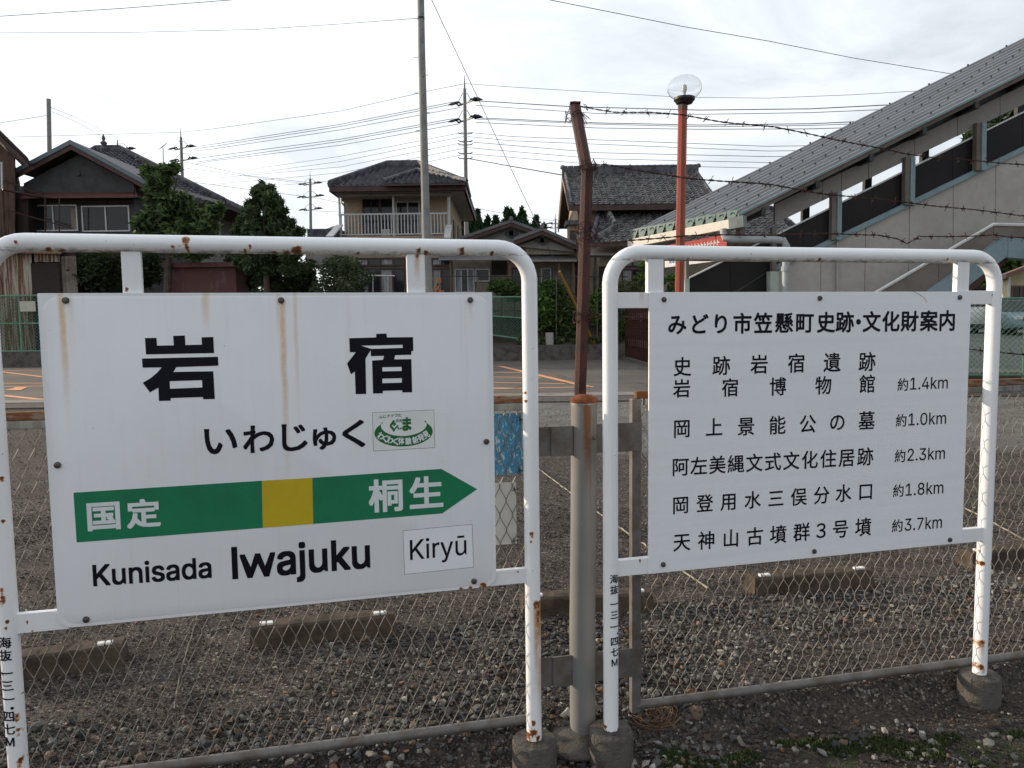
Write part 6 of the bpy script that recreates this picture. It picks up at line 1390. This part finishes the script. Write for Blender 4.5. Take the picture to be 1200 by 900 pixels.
trunk(t, [tuple(P(737, 350, 31.5)), tuple(P(737, 338, 31.5))], .06, .04); leaves('foliage', t, [pxb(737, 338, 31.5, 15, 9, 1300)], .08, [(.09, .10, .03), (.07, .09, .03), (.11, .10, .045)], 81, None, 1.3, .7)
# trees at the right
for i, (bl, lab, Yt, u0) in enumerate((([(1165, 150, 26, 20), (1185, 138, 24, 18), (1205, 135, 26, 24), (1145, 160, 14, 10), (1225, 160, 30, 30), (1190, 165, 30, 20), (1215, 200, 34, 30)], 'dark treetop glimpsed through the openings of the stair roof', 40, 1205), ([(1150, 318, 16, 14), (1175, 300, 26, 12), (1200, 296, 30, 14), (1165, 330, 18, 14), (1225, 300, 26, 20), (1140, 335, 14, 10), (1190, 318, 22, 16)], 'leafy green tree beyond the stair girder, left of the yellow building', 44, 1170))):
    t = thing('broadleaf_tree', lab, 'tree', tuple(P(u0, 372, Yt))); trunk(t, [tuple(P(u0, 374, Yt)), tuple(P(u0, bl[0][1]+10, Yt))], .25, .1)
    for q in bl: branch(t, [tuple(P(u0, bl[0][1]+20, Yt)), tuple(P((u0+q[0])/2, q[1]+10, Yt)), tuple(P(q[0], q[1], Yt))], .09)
    leaves('crown', t, [pxb(a, b, Yt, c, d, 520) for a, b, c, d in bl], .30, LG if i else DG, 90+i, shell=.25)
#@@RIGHT
yb_ = thing('yellow_building', 'yellow-walled building with a brown roof edge and brown window, at the right edge', 'house', tuple(P(1200, 350, 36)))
M_yw = mat('yellow_wall', (.50, .43, .25), .85, c2=(.42, .35, .20), scale=2); M_brw = mat('brown_sash', (.16, .07, .045), .5)
sp_ = lambda name, m_, u0, u1, v0, v1, Y_, d_: part_box(name, yb_, m_, u0, u1, v0, v1, Y_, d_)
m = MB(); m.prism([P(1182, 358, 36), P(1260, 358, 36), P(1260, 296, 36), P(1182, 322, 36)], (1.2, 3, 0)); m.build('wall', M_yw, yb_)
m = MB(); m.prism([P(1179, 326, 35.2), P(1262, 294, 35.2), P(1262, 289, 35.2), P(1179, 321, 35.2)], (1.8, 4, 0)); m.build('roof', mat('brown_roof', (.17, .08, .055), .6), yb_)
window(yb_, 1185, 1207, 334.5, 350, 35.98, 2, M_brw, M_glass, None, .07)
part_box('corner_trim', yb_, M_wht, 1181.5, 1184, 325, 358, 35.9, .05)
lw = thing('low_dark_roof', 'dark roof line of a low shed under the right-hand trees', 'shed', tuple(P(1150, 345, 40)))
part_box('roof', lw, M_dwood, 1120, 1180, 335.5, 339, 40, 2); part_box('wall', lw, M_dwood, 1124, 1178, 339, 362, 40.3, 1.4)
# cars
def car(label, paint, loc, yaw, L_=4.3, W_=1.69, H_=1.42):
    r = thing('parked_car', label, 'car', loc, yaw, 'cars parked behind the green fence'); hw = W_/2
    body = [(-L_/2, .30), (-L_/2, .62), (-L_/2+.08, .78), (-L_*.27, .86), (L_*.24, .90), (L_/2-.25, .80), (L_/2-.04, .66), (L_/2, .48), (L_/2-.02, .26), (L_/2-.5, .20), (-L_/2+.5, .20)]
    m = MB(); m.prism([(x, -hw, z) for x, z in body], (0, W_, 0)); m.build('body', paint, r, True, True, bevel=.06)
    a = [(-L_*.40, .84), (-L_*.27, H_-.06), (-L_*.2, H_), (L_*.06, H_), (L_*.12, H_-.05), (L_*.27, .88)]; n = len(a); m = MB(); k = .18
    m.add([(x, -hw+.06+(k if z > 1.2 else 0), z) for x, z in a]+[(x, hw-.06-(k if z > 1.2 else 0), z) for x, z in a], [tuple(range(n)), tuple(range(2*n-1, n-1, -1))]+[(i, i+n, (i+1) % n+n, (i+1) % n) for i in range(n)]); m.build('cabin', paint, r, True, bevel=.03)
    for sy in (-1, 1):
        for (x0, x1, x2, x3) in ((-L_*.34, -L_*.24, -L_*.07, -L_*.07), (-L_*.05, -L_*.05, L_*.08, L_*.20)):
            y0 = sy*(hw-.055); y1 = sy*(hw-.215); m = MB(); m.add([(x0, y0, .92), (x3, y0, .92), (x2, y1, H_-.10), (x1, y1, H_-.10)], [(0, 1, 2, 3)]); m.v += [(x, y+sy*.012, z) for x, y, z in m.v[:4]]; m.f += [(7, 6, 5, 4), (0, 1, 5, 4), (2, 3, 7, 6), (0, 3, 7, 4), (1, 2, 6, 5)]; m.build('side_window', M_glass, r, True)
        m = MB(); m.box(L_*.17, L_*.20, sy*hw-.02+(0 if sy > 0 else -.12), sy*hw+.02+(.12 if sy > 0 else 0), .92, 1.06); m.build('mirror', paint, r, True, bevel=.02)
        for x in (-L_*.30, L_*.31):
            wh_ = thing('wheel', None, None); wh_.parent = r; wh_.location = (x, sy*(hw-.10), .31)
            m = MB(); m.lathe([(.20, -.10), (.30, -.10), (.315, -.07), (.315, .07), (.30, .10), (.20, .10)], (0, 0, 0), 24); m.v = [(a_, c_, b_) for a_, b_, c_ in m.v]; m.build('tyre', MC['rubber'] if 'rubber' in MC else mat('rubber', (.015, .015, .015), .9), wh_, True, True)
            m = MB(); m.lathe([(.05, -.108), (.21, -.105), (.21, .105), (.05, .108)], (0, 0, 0), 20); m.v = [(a_, c_, b_) for a_, b_, c_ in m.v]; m.build('rim', M_alu, wh_, True, True)
            m = MB(); m.lathe([(.355, -.09), (.355, .095)], (0, 0, 0), 24); m.v = [(a_, c_, b_) for a_, b_, c_ in m.v]; m.build('wheel_arch', M_dark, wh_, True, True)
        m = MB(); m.box(L_/2-.22, L_/2-.015, sy*(hw-.33)-.17, sy*(hw-.33)+.17, .58, .72); m.build('headlight', mat('headlight_lens', (.65, .67, .68), .1, vary=.05), r, True, bevel=.03)
        m = MB(); m.box(-L_/2-.01, -L_/2+.15, sy*(hw-.28)-.15, sy*(hw-.28)+.15, .60, .74); m.build('tail_light', mat('tail_red', (.35, .01, .01), .3), r, True, bevel=.02)
    ws = hw-.10
    for (x0, x1) in ((L_*.262, L_*.125), (-L_*.39, -L_*.275)):
        sg = 1 if x0 > 0 else -1; m = MB(); m.add([(x0+.01*sg, -ws, .91), (x0+.01*sg, ws, .91), (x1+.03*sg, ws-.17, H_-.09), (x1+.03*sg, -ws+.17, H_-.09)], [(0, 1, 2, 3)]); m.v += [(x+.012*sg, y, z+.006) for x, y, z in m.v[:4]]; m.f += [(7, 6, 5, 4), (0, 1, 5, 4), (2, 3, 7, 6), (0, 3, 7, 4), (1, 2, 6, 5)]; m.build('windscreen' if sg > 0 else 'rear_window', M_glass, r, True)
    m = MB(); m.box(L_/2-.10, L_/2+.005, -.38, .38, .54, .68); m.build('grille', M_dark, r, True, bevel=.01)
    m = MB(); m.box(L_/2-.2, L_/2+.03, -hw+.12, hw-.12, .30, .46); m.build('bumper', paint, r, True, bevel=.04)
    return r
wc = P(1121, 388, 31); car('white parked sedan seen side-on through the gap beside the guide sign', mat('white_car_paint', (.80, .79, .75), .25, vary=.02, fa=.03, spec=.6), (wc.x, wc.y, 1.14), 0.06)
bc = P(1216, 392, 28.6); car('blue-grey parked car with its front towards the fence, at the right edge', mat('blue_grey_paint', (.16, .23, .26), .3, vary=.05, fa=.05, spec=.6), (bc.x, bc.y+1.8, .93), math.radians(-100))

# far backdrop of trees behind the houses, one mass
bt = thing('distant_trees', 'far dark band of trees and hedges behind the houses', 'trees', (0, 75, 2.8), kind='stuff')
leaves('foliage', bt, [((x, 75+math.sin(x)*4, 4.2+.8*math.sin(x*.7)), (3.2, 2, 2.4), 420) for x in range(-66, 50, 4) if not -16 < x < -4], .6, DG+MG, 97, shell=.3)
